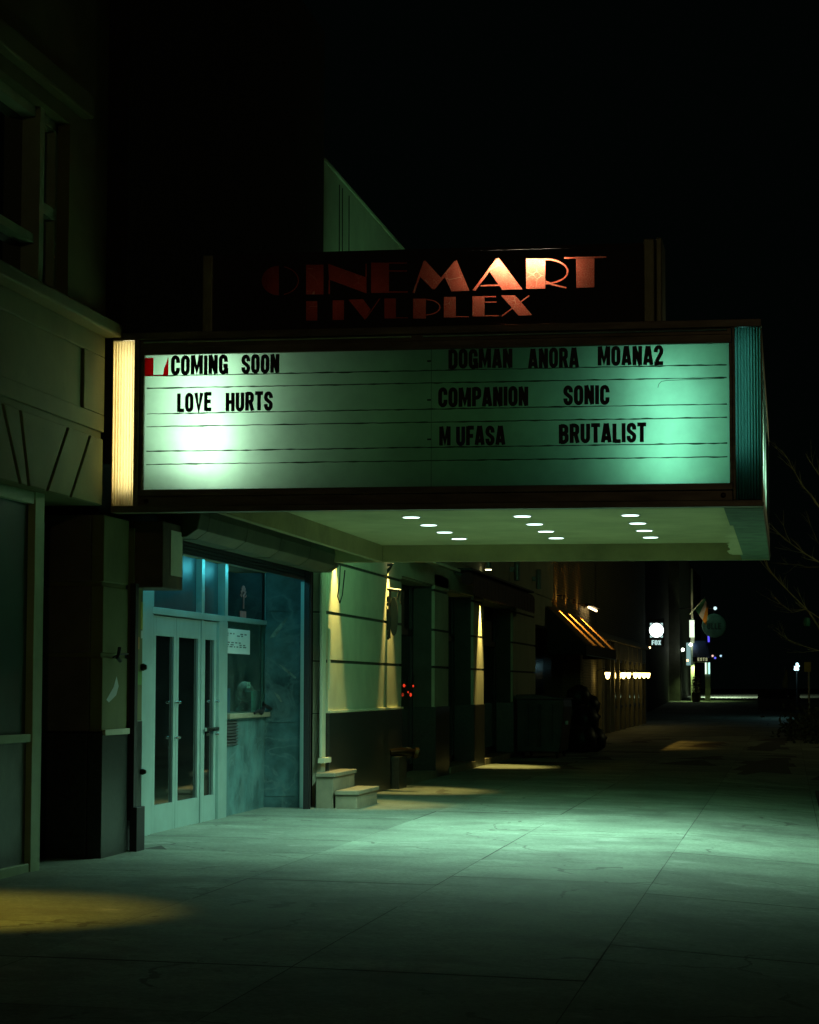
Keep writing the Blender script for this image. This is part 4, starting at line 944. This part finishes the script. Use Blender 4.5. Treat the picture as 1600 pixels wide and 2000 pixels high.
# clock sign
ck = thing('clock_sign', 'square black hanging clock with bright white dial and three lit letters', 'clock', (-5.4, 97, 3.5))
YK = 97.0
def pK(x, y, d=0): p = onY(x, y, YK); return Vector((p.x, YK+d, p.z))
a, b = pK(1268, 1262), pK(1297, 1212)
BX('case', m_black, ck, a.x, b.x, YK+.01, YK+.16, a.z, b.z, bevel=.01)
MB().tube([(XW-.1, YK+.09, b.z+.03), (b.x, YK+.09, b.z+.03)], .025, 6).build('bracket', m_black, ck)
ce = pK(1282.3, 1231)
MB().lathe([(.30,0),(.30,.012)], ce + Vector((0,.009,0)), 28, (0,-1,0)).build('dial', m_clock, ck)
MB().prism([ce+Vector((-.08,-.004,.0)), ce+Vector((0,-.004,-.025)), ce+Vector((.07,-.004,0)), ce+Vector((0,-.004,.02))], (0,-.003,0)).build('hand', m_black, ck)
co = MB()
for sx in (-1, 1):
    for sz in (-1, 1):
        p = pK(1282.3 + 11.5*sx, 1231 + 13.2*sz); k = .085
        co.prism([p + Vector((.02*sx,0,-.02*sz)), p + Vector((-k*sx,0,-.02*sz)), p + Vector((.02*sx,0,k*sz))], (0,-.01,0))
co.build('corner_ornament', m_clockdim, ck)
x = pK(1273, 1260).x
for ch in 'FOX':
    g_ = MB(); x += glyph(ch, (x, YK-.001, pK(1273,1259.5).z), (1,0,0), (0,0,1), .19, 1.35, g_, dep=(0,-.01,0)) + .012; g_.build('letter', m_clockdim, ck)
ol = thing('hanging_bulb', 'single small orange bulb below the clock sign', 'lamp', (pK(1269,1265).x, 96.5, 2.9))
p = onY(1269, 1265, 96.5); MB().ball(p, .045, 10).build('bulb', EM('orange_bulb', (1,.62,.22), 8), ol)
MB().tube([p + Vector((0,0,.05)), p + Vector((-.1,0,.3)), (XW, 96.0, p.z+.32)], .012, 5).build('cord', m_black, ol)

# ------------------------------------------------------------------ dark building and pub beyond
dbb = thing('dark_building', 'unlit building with low slatted base behind the clock sign', 'building', (-8, 110, 0))
zq = gz(-6, 110)
BX('wall', m_siding, dbb, -16, -6.35, 93.55, 127, -.1, 9.5)
sl = MB()
for i in range(5): sl.box(-6.349, -6.32, 97, 112, zq-.15+.12*i, zq-.15+.12*i+.04)
sl.build('slat', m_siding, dbb)
YN = 127.5; zg = gz(-5, 128)
pu = thing('pub_building', 'far pub with brightly lit pale corner post and glowing notice case', 'building', (-7, 135, zg))
def pN(x, y, Y=YN): return onY(x, y, Y)
BX('wall', m_dim, pu, -16, -5.80, YN+.1, 160, zg-.3, 9)
a, b = pN(1339,1370), pN(1348.5,1110)
MB().box(pN(1341,0).x, pN(1348,0).x, YN-.12, YN+.09, zg-.05, pN(0,1215).z).box(pN(1342,0).x, pN(1346,0).x, YN-.08, YN+.09, pN(0,1214.9).z, pN(0,1118).z).build('corner_post', m_cream, pu, bevel=.01)
MB().box(pN(1339,0).x, pN(1348.5,0).x, YN-.2, YN-.121, pN(0,1246).z, pN(0,1214).z).build('post_glow', EM('post_glow_emission', (.8,1,.72), 1.3), pu)  # emission stands in for lamplight falling on the post
MB().box(pN(1333,0).x, pN(1341,0).x, YN-.3, YN-.21, pN(0,1298).z, pN(0,1256).z).build('notice_case', EM('notice_glow', (.35,.62,.6), .55), pu)
MB().ball(pN(1334,1269,YN-.4), .09, 10).ball(pN(1349,1259,YN-.4), .085, 10).ball(pN(1352.5,1218,YN-.4), .06, 8).build('lamp_bulb', EM('white_bulb', (.9,1,.8), 14), pu)
MB().ball(pN(1343,1290,YN-.4), .06, 8).build('lamp_bulb', EM('amber_bulb', (1,.55,.2), 6), pu)
lamp('SPOT', 'post_lamp', (pN(1345,0).x, YN-.35, pN(0,1249).z), 70, (.8,1,.55), pu, spot_size=RAD(50), spot_blend=.5, aim=(0,.12,1))
lamp('SPOT', 'post_lamp', (pN(1347,0).x, YN-.45, pN(0,1290).z), 130, (.7,1,.35), pu, spot_size=RAD(110), spot_blend=.7, aim=(.1,.1,-1))
BX('door', m_black, pu, -5.799, -5.75, YN+.6, YN+2.4, zg, zg+2.2)

pa = thing('navy_awning', 'navy blue entrance awning with pale lettering on its front at the far pub', 'awning', (-5, 128, zg+2.5))
xa0, xa1 = pN(1346,0).x, pN(1379,0).x
zA0, zA1, zA2 = pN(0,1292).z, pN(0,1283).z, pN(0,1252).z
YA = YN-.9
MB().add([(xa0,YA,zA1),(xa1,YA,zA1),(xa1-.3,YN,zA2),(xa0,YN,zA2),(xa0,YN,zA1),(xa1,YN+1.5,zA1),(xa1-.3,YN+1.5,zA2)], [(0,1,2,3),(0,3,4),(1,5,6,2)]).build('canopy', m_canvasblue, pa)
MB().box(xa0, xa1, YA-.012, YA, zA0, zA1-.001).build('valance', m_black, pa)
MB().tube([(xa0, YA, zA0), (xa1, YA, zA0)], .03, 6).build('front_bar', m_cream, pa)
x = pN(1355,0).x
for ch in 'ESTS':
    g_ = MB(); x += glyph(ch, (x, YA-.014, zA0+.06), (1,0,0), (0,0,1), .17, 1.4, g_, dep=(0,-.008,0)) + .03; g_.build('letter', EM('lit_lettering', (.8,.85,.45), .35), pa)
for px, em_ in ((1370.5, (.75,1,.8)), (1377, (.5,1,.95))):
    MB().box(pN(px-1.2,0).x, pN(px+1.2,0).x, YA, YA+.05, pN(0,1314).z, zA0-.03).build('lit_strip', EM('lit_strip', em_, 1.6), pa)
MB().box(pN(1369,0).x, pN(1379,0).x, YA+.052, YA+.12, zg, zA0-.03).build('post', m_cream, pa)
lamp('SPOT', 'awning_light', (-4.0, YA+9, zA0+.1), 900, (.85,1,.7), pa, spot_size=RAD(120), spot_blend=.6, aim=(.35,.5,-1))

fl = thing('flag', 'green, white and orange striped flag hanging from an angled pole', 'flag', tuple(pN(1348,1200)))
MB().tube([pN(1347,1200,YN-.2), pN(1378,1165,YN-.6)], .02, 6).build('pole', m_cream, fl)
fm = [M('flag_green', (.03,.16,.07), .8), M('flag_white', (.5,.48,.38), .8), M('flag_orange', (.6,.22,.02), .8)]
fb = MB(); nn = 12
top = [(1358,1188),(1368,1176),(1378,1166)]
for i in range(nn):
    for j in range(8):
        def fp(i, j):
            u, v = i/nn, j/8
            x_ = 1358 + 20*(1-v)*.9 + 8*u + 14*v*u - 0*v; y_ = 1187 - 20*(1-v) + 26*u*(.7+.5*v) + 4*v
            return onY(x_, y_, YN-.55 + .10*sin(u*6+v*3))
        k = len(fb.v); fb.add([fp(i,j), fp(i+1,j), fp(i+1,j+1), fp(i,j+1)], [(0,1,2,3)], min(2, i*3//nn))
fb.build('cloth', fm, fl, smooth=True)
lamp('SPOT', 'flag_lamp', tuple(pN(1350,1240,YN-1.6)), 30, (1,.85,.5), fl, spot_size=RAD(40), aim=tuple(pN(1368,1190)-pN(1350,1240,YN-1.6)))

rsn = thing('round_sign', 'large dim round hanging sign with faint lettering beyond the flag', 'sign', tuple(pN(1393,1222)))
pc = pN(1395, 1222)
m_rsl = M('round_sign_lettering', (.03,.06,.05), .6); m_rs = M('round_sign_green', (.10,.22,.16), .55, var=.3)
MB().lathe([(.62,-.06),(.66,-.04),(.66,.04),(.62,.06)], pc, 32, (0,1,0)).build('disc', m_rs, rsn)
x = pc.x - .38
for ch in 'ULLE'[:4]:
    g_ = MB(); x += glyph(ch, (x, YN-.062, pc.z-.2), (1,0,0), (0,0,1), .34, 1.1, g_, dep=(0,-.01,0)) + .03; g_.build('letter', m_rsl, rsn)
MB().tube([(pc.x, YN, pc.z+.66), (pc.x, YN, pc.z+.95), (-5.8, YN+.3, pc.z+.95)], .03, 6).build('bracket', m_black, rsn)
lamp('SPOT', 'sign_lamp', (pc.x-.1, YN-1.2, pc.z+.9), 3, (.4,1,.7), rsn, spot_size=RAD(70), spot_blend=.8, aim=(.05,1,-.7))
gl_ = thing('globe_light', 'small white globe light above the round sign', 'lamp', tuple(pN(1397,1188)))
MB().ball(pN(1397,1188), .10, 10).build('globe', EM('globe_white', (.6,.85,.9), 1.2), gl_); MB().tube([pN(1397,1185), pN(1393,1178), (pc.x, YN, pc.z+.97)], .02, 5).build('arm', m_black, gl_)
nb = thing('blue_neon', 'short blue neon strip below the round sign', 'neon sign', tuple(pN(1384,1247)))
MB().tube([pN(1384,1240,129), pN(1384.5,1254,129)], .05, 8).build('tube', EM('blue_neon_glow', (.12,.1,1), 1.2), nb); MB().box(*(lambda p: (p.x-.1, p.x+.1, 129.06, 129.1, p.z-.3, p.z+.3))(pN(1384,1247,129))).build('backing', m_black, nb)
for px, py, col in ((1385,1283,(.3,.4,1)),(1392,1281,(1,.6,.5)),(1408,1281,(.5,.8,1)),(1397,1285,(.15,.15,1))):
    sl_ = thing('party_light', {1385:'leftmost blue bulb of the small far string lights', 1392:'pinkish bulb among the small far string lights', 1408:'pale blue bulb at the right end of the far string lights', 1397:'deep blue bulb in the middle of the far string lights'}[px], 'string lights', tuple(pN(px,py,140)), 'small coloured bulbs far down the street')
    MB().ball(pN(px,py,140), .07, 8).build('bulb', EM('party_bulb', col, 1.0), sl_); MB().tube([pN(px,py-1.5,140), pN(px,1276,140)], .012, 5).build('cord', m_black, sl_)

bp_ = thing('barrel_planter', 'wooden barrel planter with a dark clipped shrub beside the pub door', 'planter', tuple(pN(1360,1368)))
pb_ = pN(1360, 1366, 126); zb2 = gz(pb_.x, 126)
MB().lathe([(.20,0),(.25,.15),(.26,.3),(.24,.5),(.2,.5),(.2,.46)], (pb_.x, 126, zb2), 18).build('barrel', M('barrel_wood', (.10,.05,.03), .8), bp_)
sh = MB(); rr = random.Random(9)
for i in range(420):
    h_ = rr.random(); a = rr.random()*6.28; d = .24*math.sqrt(rr.random())*(1.05-.5*abs(h_-.4)); p = Vector((pb_.x + d*cos(a), 126 + d*sin(a), zb2+.46+h_*.9))
    u = Vector((rr.uniform(-1,1), rr.uniform(-1,1), rr.uniform(-1,1))).normalized()*.05; v = u.orthogonal().normalized()*.03
    sh.add([p-u, p+v, p+u, p-v], [(0,1,2,3)])
sh.tube([(pb_.x,126,zb2+.4),(pb_.x,126,zb2+1.2)], .02, 6); sh.build('shrub', M('red_leaf', (.09,.045,.02), .8), bp_)

# hedge planter and things on the street side
def leafmass(n, fn, size, mat, name, parent):
    q_ = MB(); rr = random.Random(n)
    for i in range(n):
        p = fn(rr); u = Vector((rr.uniform(-1,1), rr.uniform(-1,1), rr.uniform(-1,1))).normalized()*size; v = u.orthogonal().normalized()*size*.55
        q_.add([p-u, p+v, p+u, p-v], [(0,1,2,3)])
    return q_.build(name, mat, parent)
YH = 112.
ha, hb_ = onY(1481, 1385, YH), onY(1562, 1346, YH); zh = gz(0, YH)
hp = thing('hedge_planter', 'long dark planter box with low clipped hedge at the street edge', 'planter', ((ha.x+hb_.x)/2, YH, zh))
BX('box', m_black, hp, ha.x, hb_.x, YH, YH+1.2, zh-.05, zh+.55, bevel=.02)
leafmass(1500, lambda rr: Vector((rr.uniform(ha.x, hb_.x), rr.uniform(YH, YH+1.2), zh+.5+rr.uniform(0,.42))), .07, m_leaf, 'hedge', hp)
um = thing('closed_umbrella', 'pale closed patio umbrella standing by the hedge planter', 'umbrella', (onY(1534,1345,118).x, 118, gz(0,118)))
ux_ = onY(1534,1345,118); zu0 = gz(0,118); zu1 = onY(1538,1308,118).z
MB().tube([(ux_.x,118,zu0),(ux_.x,118,zu1+.1)], .03, 8).build('pole', m_pole, um)
zl0 = onY(1534,1343,118).z
MB().tube([(ux_.x-.02,118,zl0),(ux_.x+.0,118,zl0+.3),(ux_.x+.08,118,zu1)], [.15,.13,.03], 10).build('canopy', M('umbrella_canvas', (.42,.45,.24), .8), um)
nl = thing('bulb_cluster', 'glowing cluster of white bulbs on a short post at the right', 'lamp', tuple(onY(1556,1303,100)))
cl = MB()
for x_, y_ in ((1557,1297),(1559,1301),(1554,1303),(1553.5,1307),(1558,1307)): cl.ball(onY(x_,y_,100), .062, 8)
cl.build('bulb', EM('cool_bulb', (.55,.9,1), 3), nl)
pl_ = onY(1556,1303,100); MB().tube([(pl_.x,100.15,gz(0,100)),(pl_.x,100.15,pl_.z)], .03, 8).build('post', m_black, nl)
lamp('POINT', 'cluster_glow', (pl_.x, 99.8, pl_.z), 18, (.4,.9,1), nl, shadow_soft_size=.15)
ys_g = thing('street_sign', 'small yellowish square street sign on a thin galvanised post', 'sign', (onY(1580,1420,78).x, 78, 0))
pa_, pb2 = onY(1571,1312,78), onY(1584,1293,78)
BX('plate', m_yel, ys_g, pa_.x, pb2.x, 78, 78.01, pa_.z, pb2.z)
xp = onY(1581,1400,78).x; MB().tube([(xp,78.05,gz(xp,78)),(xp,78.05,pb2.z)], .035, 8).build('post', m_pole, ys_g)
gn = thing('hanging_lantern', 'dark green round lantern hanging among the branches at right', 'lantern', tuple(onY(1576,1215,70)))
pg = onY(1576,1215,70)
MB().lathe([(.02,-.14),(.09,-.12),(.11,0),(.09,.12),(.02,.14)], pg, 14).build('shade', M('lantern_green', (.03,.28,.18), .5), gn)
MB().tube([pg+Vector((0,0,.13)), pg+Vector((.02,0,.8))], .01, 5).build('cord', m_black, gn)

# bare street tree
tr = thing('bare_tree', 'leafless street tree with thin drooping branches at the right edge', 'tree', (1.15, 66, 0))
MB().tube([(1.15,66,gz(1.15,66)-.05),(1.12,66,1.2),(1.2,66,2.6),(1.35,66,4.4),(1.45,66,6.6),(1.5,66,9)], [.15,.12,.11,.09,.06,.02], 10).build('trunk', m_bark, tr, smooth=True)
br = MB(); rr = random.Random(12)
def twig(p, d, L_, r0, depth):
    pts = [p]; n = 5
    for i in range(n):
        d = (d + Vector((rr.uniform(-.18,.18), rr.uniform(-.18,.18), rr.uniform(-.1,.16)))).normalized(); pts.append(pts[-1] + d*L_/n)
    br.tube(pts, [r0*(1-.75*i/n) for i in range(n+1)], 5, cap=False)
    if depth:
        for k in range(2):
            i = rr.randint(1, n-1); s = Vector((rr.uniform(-1,1), rr.uniform(-.6,.6), rr.uniform(-.4,.8))); twig(pts[i], (d + s*.8).normalized(), L_*rr.uniform(.35,.6), r0*.5, depth-1)
def limb(px, y0, y1, r0):
    n = len(px); pts = [onY(a_, b_, y0+(y1-y0)*i/(n-1)) for i, (a_, b_) in enumerate(px)]
    br.tube(pts, [r0*(1-.8*i/(n-1)) for i in range(n)], 6, cap=False)
    for i in range(1, n-1):
        for k in range(2):
            d = (pts[i+1]-pts[i]).normalized() + Vector((rr.uniform(-.5,.3), rr.uniform(-.5,.5), rr.uniform(-.5,.6))); twig(pts[i], d.normalized(), rr.uniform(.35,.9), r0*.38, 1)
limb([(1618,1260),(1600,1226),(1578,1193),(1545,1160),(1521,1135),(1500,1110),(1497,1098)], 66, 64.6, .032)
limb([(1622,1120),(1600,1098),(1570,1080),(1545,1062),(1525,1045),(1502,1021)], 66, 65, .028)
limb([(1625,1020),(1600,990),(1585,968),(1568,950),(1550,918),(1538,895),(1527,880)], 66, 65.5, .028)
limb([(1600,1107),(1578,1108),(1558,1103),(1540,1102),(1518,1099)], 66, 67, .016)
limb([(1625,1340),(1600,1271),(1570,1262),(1540,1250),(1500,1222)], 66, 65, .016)
limb([(1620,960),(1600,928),(1588,910),(1573,885)], 66, 65, .02)
limb([(1625,1080),(1598,1060),(1585,1030),(1574,996)], 66, 66.5, .016)
limb([(1612,1215),(1575,1190),(1548,1196),(1525,1180),(1505,1160)], 66, 65.5, .014)
br.build('branch', m_bark, tr)
pitp = thing('low_shrub', 'dark low planting around the tree base at the street edge', 'shrub', (.8, 70, 0))
leafmass(1600, lambda rr: Vector((rr.gauss(.75,.42), rr.gauss(71,4), gz(.8,70)+abs(rr.gauss(0,.3)))), .09, m_leaf, 'foliage', pitp)
MB().tube([(.8,70,gz(.8,70)-.05),(.8,70,.3)], .03, 6).build('stem', m_bark, pitp)

# ------------------------------------------------------------------ ticket booth clerk and things on the counter
pe = thing('person', 'seated person with white hair and glasses in dark jacket inside the ticket booth', 'person', (-6.95, 28.85, 0))
PX, PY = -6.95, 28.85
def person():
    J = {'pelvis':(0,0,.78,.15),'belly':(.03,0,.95,.15),'chest':(.05,0,1.16,.155),'neck':(.08,0,1.30,.06),'head':(.11,0,1.36,.07),
         'shl':(.05,.17,1.21,.065),'ell':(.10,.24,.98,.047),'wrl':(.32,.14,.94,.03),'shr':(.05,-.17,1.21,.065),'elr':(.10,-.24,.98,.047),'wrr':(.32,-.12,.94,.03),
         'hipl':(.02,.09,.76,.09),'knl':(.42,.11,.76,.065),'anl':(.40,.11,.34,.04),'tol':(.55,.11,.28,.035),'hipr':(.02,-.09,.76,.09),'knr':(.42,-.11,.76,.065),'anr':(.40,-.11,.34,.04),'tor':(.55,-.11,.28,.035)}
    ks = list(J); ed = [('pelvis','belly'),('belly','chest'),('chest','neck'),('neck','head'),('chest','shl'),('shl','ell'),('ell','wrl'),('chest','shr'),('shr','elr'),('elr','wrr'),('pelvis','hipl'),('hipl','knl'),('knl','anl'),('anl','tol'),('pelvis','hipr'),('hipr','knr'),('knr','anr'),('anr','tor')]
    me = bpy.data.meshes.new('tmp'); me.from_pydata([J[k][:3] for k in ks], [(ks.index(a), ks.index(b)) for a, b in ed], [])
    o = bpy.data.objects.new('tmp', me); COL.objects.link(o); o.modifiers.new('s', 'SKIN'); sub = o.modifiers.new('u', 'SUBSURF'); sub.levels = 2; sub.render_levels = 2
    for i, k in enumerate(ks): me.skin_vertices[0].data[i].radius = (J[k][3],)*2
    me.skin_vertices[0].data[0].use_root = True
    dg = bpy.context.evaluated_depsgraph_get(); ev = o.evaluated_get(dg); em2 = ev.to_mesh()
    b = MB(); b.v = [Vector((PX,PY,-.07)) + v.co for v in em2.vertices]; b.f = [list(p.vertices) for p in em2.polygons]
    b.m = [1 if (b.v[f[0]].z < 1.27) else 0 for f in b.f]
    ev.to_mesh_clear(); bpy.data.objects.remove(o)
    # head with brow, nose, chin and ears
    h = Vector((PX+.12, PY, 1.405)); q_ = MB().ball(h, .105, 20, (1.0,.78,1.2))
    for v in q_.v:
        d = v - h
        if d.x > .04: v.x += .02*math.exp(-((d.y/.02)**2) - ((d.z+.005)/.03)**2) + .006*math.exp(-((d.z-.035)/.015)**2) - .012*math.exp(-((abs(d.y)-.035)/.018)**2 - ((d.z-.015)/.018)**2)
        if d.z < -.06: v.y = h.y + d.y*.8
    q_.ball(h+Vector((-.005,.085,-.005)), .03, 8, (.6,.35,1)).ball(h+Vector((-.005,-.085,-.005)), .03, 8, (.6,.35,1))
    q_.ball(h+Vector((.094,.035,.015)), .012, 8).ball(h+Vector((.094,-.035,.015)), .012, 8).box(h.x+.088, h.x+.1, h.y-.022, h.y+.022, h.z-.058, h.z-.05)
    k = len(b.v); b.v += q_.v; b.f += [[i+k for i in f] for f in q_.f]; b.m += [0]*len(q_.f)
    for s in (1, -1):       # hands lying on the desk
        w = Vector((PX+.32, PY+.13*s, .87)); q2 = MB().ball(w+Vector((.05,0,0)), .045, 10, (1.1,.9,.4))
        for i, (dy, ln) in enumerate(((-.032,.06),(-.011,.075),(.011,.072),(.031,.055))):
            a_ = w + Vector((.085,dy,.004)); q2.tube([a_, a_+Vector((ln*.5,dy*.15,.006)), a_+Vector((ln,dy*.2,-.012))], [.0095,.0088,.007], 6)
        q2.tube([w+Vector((.04,-.035*s,0)), w+Vector((.075,-.06*s,.0)), w+Vector((.105,-.062*s,-.008))], [.012,.0105,.008], 6)
        k = len(b.v); b.v += q2.v; b.f += [[i+k for i in f] for f in q2.f]; b.m += [0]*len(q2.f)
    body = b.build('body', [m_skin, m_jacket], pe, smooth=True)
    hr = MB().ball(h+Vector((-.02,0,.022)), .108, 18, (.94,.84,1.14))
    hr.f = [f for f in hr.f if not (sum(hr.v[i].x for i in f)/len(f) > h.x+.02 and sum(hr.v[i].z for i in f)/len(f) < h.z+.075) and sum(hr.v[i].z for i in f)/len(f) > h.z-.07]; hr.m = [0]*len(hr.f)
    hr.build('hair', m_hair, pe, smooth=True)
    gg = MB()
    for s in (1, -1): gg.tube([h+Vector((.112, .035*s+.026*cos(a*.523), .012+.02*sin(a*.523))) for a in range(13)], .004, 5).tube([h+Vector((.11,.06*s,.02)), h+Vector((0,.088*s,.015))], .003, 5)
    gg.tube([h+Vector((.114,-.01,.016)), h+Vector((.114,.01,.016))], .003, 5).build('glasses', m_alu, pe)
person()
MB().box(PX-.22, PX+.2, PY-.2, PY+.2, .6, .66).tube([(PX,PY,.02),(PX,PY,.6)], .035, 8).lathe([(.22,0),(.2,.03)], (PX,PY,.02), 14)
stl = thing('stool', 'dark stool under the seated booth clerk', 'stool', (PX, PY, 0))
MB().lathe([(.17,.60),(.19,.62),(.18,.66)], (PX,PY,0), 16).build('seat', m_black, stl); MB().tube([(PX,PY,.03),(PX,PY,.6)], .03, 8).lathe([(.2,.02),(.19,.04),(.03,.05)], (PX,PY,0), 14).build('pedestal', m_pole, stl)
MB()
# notices and objects at the ticket window
ya_, yb_ = yx(437.5, 1250, XD), yx(488, 1250, XD); za_, zb3 = onX(462, 1277, XD).z, onX(462, 1229, XD).z
no = thing('paper_notice', 'white price notice taped inside the ticket window top', 'notice', (XD-.02, ya_, za_))
MB().box(XD+.001, XD+.003, ya_, yb_, za_, zb3).build('sheet', m_paper, no)
ln = MB(); rr = random.Random(4)
for r0_, zz in enumerate((.78, .70, .42, .33, .25)):
    y_ = ya_+.12
    while y_ < yb_-.2:
        w = rr.uniform(.05,.16)
        if rr.random() < .72: ln.box(XD+.0032, XD+.004, y_, y_+w, za_+(zb3-za_)*zz, za_+(zb3-za_)*zz+.014)
        y_ += w+.07
ln.build('text_line', m_ink, no)
ks_ = MB()
bk = thing('black_bracket', 'bent black strip hooked over the ticket counter edge', 'bracket', (XD+.06, 26.8, zc))
P_ = [onX(x, y, XD+.07) for x, y in ((497,1392),(505,1387),(512,1390),(517,1380),(515,1372))]
P_[0].z = max(P_[0].z, zc-.01)
MB().tube([onX(x, y, XD+.10) for x, y in ((497,1393),(505,1388),(511,1391),(516,1380),(514,1371))], [.014,.022,.03,.026,.010], 8).tube([onX(x, y, XD+.10) for x, y in ((516,1377),(525,1382),(535,1387))], [.022,.024,.008], 8).build('strip', m_black, bk, smooth=True)
def standing(name, label, cat, px0, px1, y1, mat, X):
    a = onX(px0, y1, X); b = onX(px1, y1, X)
    t_ = thing(name, label, cat, (X, a.y, zc)); zt = a.z
    MB().box(X-.008, X, a.y, b.y, zc+.002, zt).build('sheet', mat, t_); MB().box(X-.06, X-.009, a.y+.02, b.y-.02, zc+.002, zc+.02).build('stand', m_black, t_)
standing('card_stand', 'blue card standing behind the left side of the ticket glass', 'card', 441, 450, 1344, m_blue, XD-.2)
standing('card_stand', 'small white leaflet at the left end of the ticket counter', 'card', 436.5, 441, 1354, m_paper, XD-.14)
standing('card_stand', 'pale teal leaflet rack at the right side of the ticket glass', 'card', 492, 508, 1349, M('teal_leaflet', (.2,.45,.42), .7), XD-.12)
cd = thing('window_card', 'tiny white card stuck on the ticket glass beside the clerk', 'notice', (XD-.02, 26.6, 1.6))
a, b = onX(482.5, 1344, XD-.015), onX(489, 1332, XD-.015); MB().box(XD-.018, XD-.0145, a.y, b.y, a.z, b.z).build('sheet', m_paper, cd); MB().box(XD-.0142, XD-.013, a.y+.03, b.y-.03, a.z+.03, a.z+.04).build('text_line', m_ink, cd)
lamp('POINT', 'booth_fill', (-6.7, 28.9, 2.5), 14, (.35,1,.85), ci, shadow_soft_size=.1)  # added fill without a fixture, makes the clerk visible

def street_lamp(label, x, y, h, power, col, arm):
    z0 = gz(2.3, y) - .13 if x > 2.4 else gz(x, y)
    t_ = thing('street_lamp', label, 'street lamp', (x, y, z0))
    MB().tube([(x,y,z0),(x,y,h-.6),(x+arm*.3,y,h-.1),(x+arm,y,h)], [.09,.07,.05,.04], 10).lathe([(.16,0),(.16,.3),(.1,.34)], (x,y,z0), 12).build('pole', m_pole, t_)
    MB().prism([(x+arm-.35,y-.15,h),(x+arm+.35,y-.15,h),(x+arm+.25,y-.15,h+.12),(x+arm-.25,y-.15,h+.12)], (0,.3,0)).build('head', m_pole, t_)
    MB().box(x+arm-.28, x+arm+.28, y-.12, y+.12, h-.02, h-.002).build('lens', EM('street_lens', col, 3), t_)
    lamp('POINT', 'bulb', (x+arm, y, h-.15), power, col, t_, shadow_soft_size=.2)
street_lamp('amber street lamp across the road, well behind the viewpoint', 10, -32, 9, 1000, (1,.74,.40), -1.6)
street_lamp('street lamp out of view, added to light the bare tree', 12.5, 62, 8, 240, (.9,.9,.4), -1.6)  # added unseen lamp, brightens the bare branches
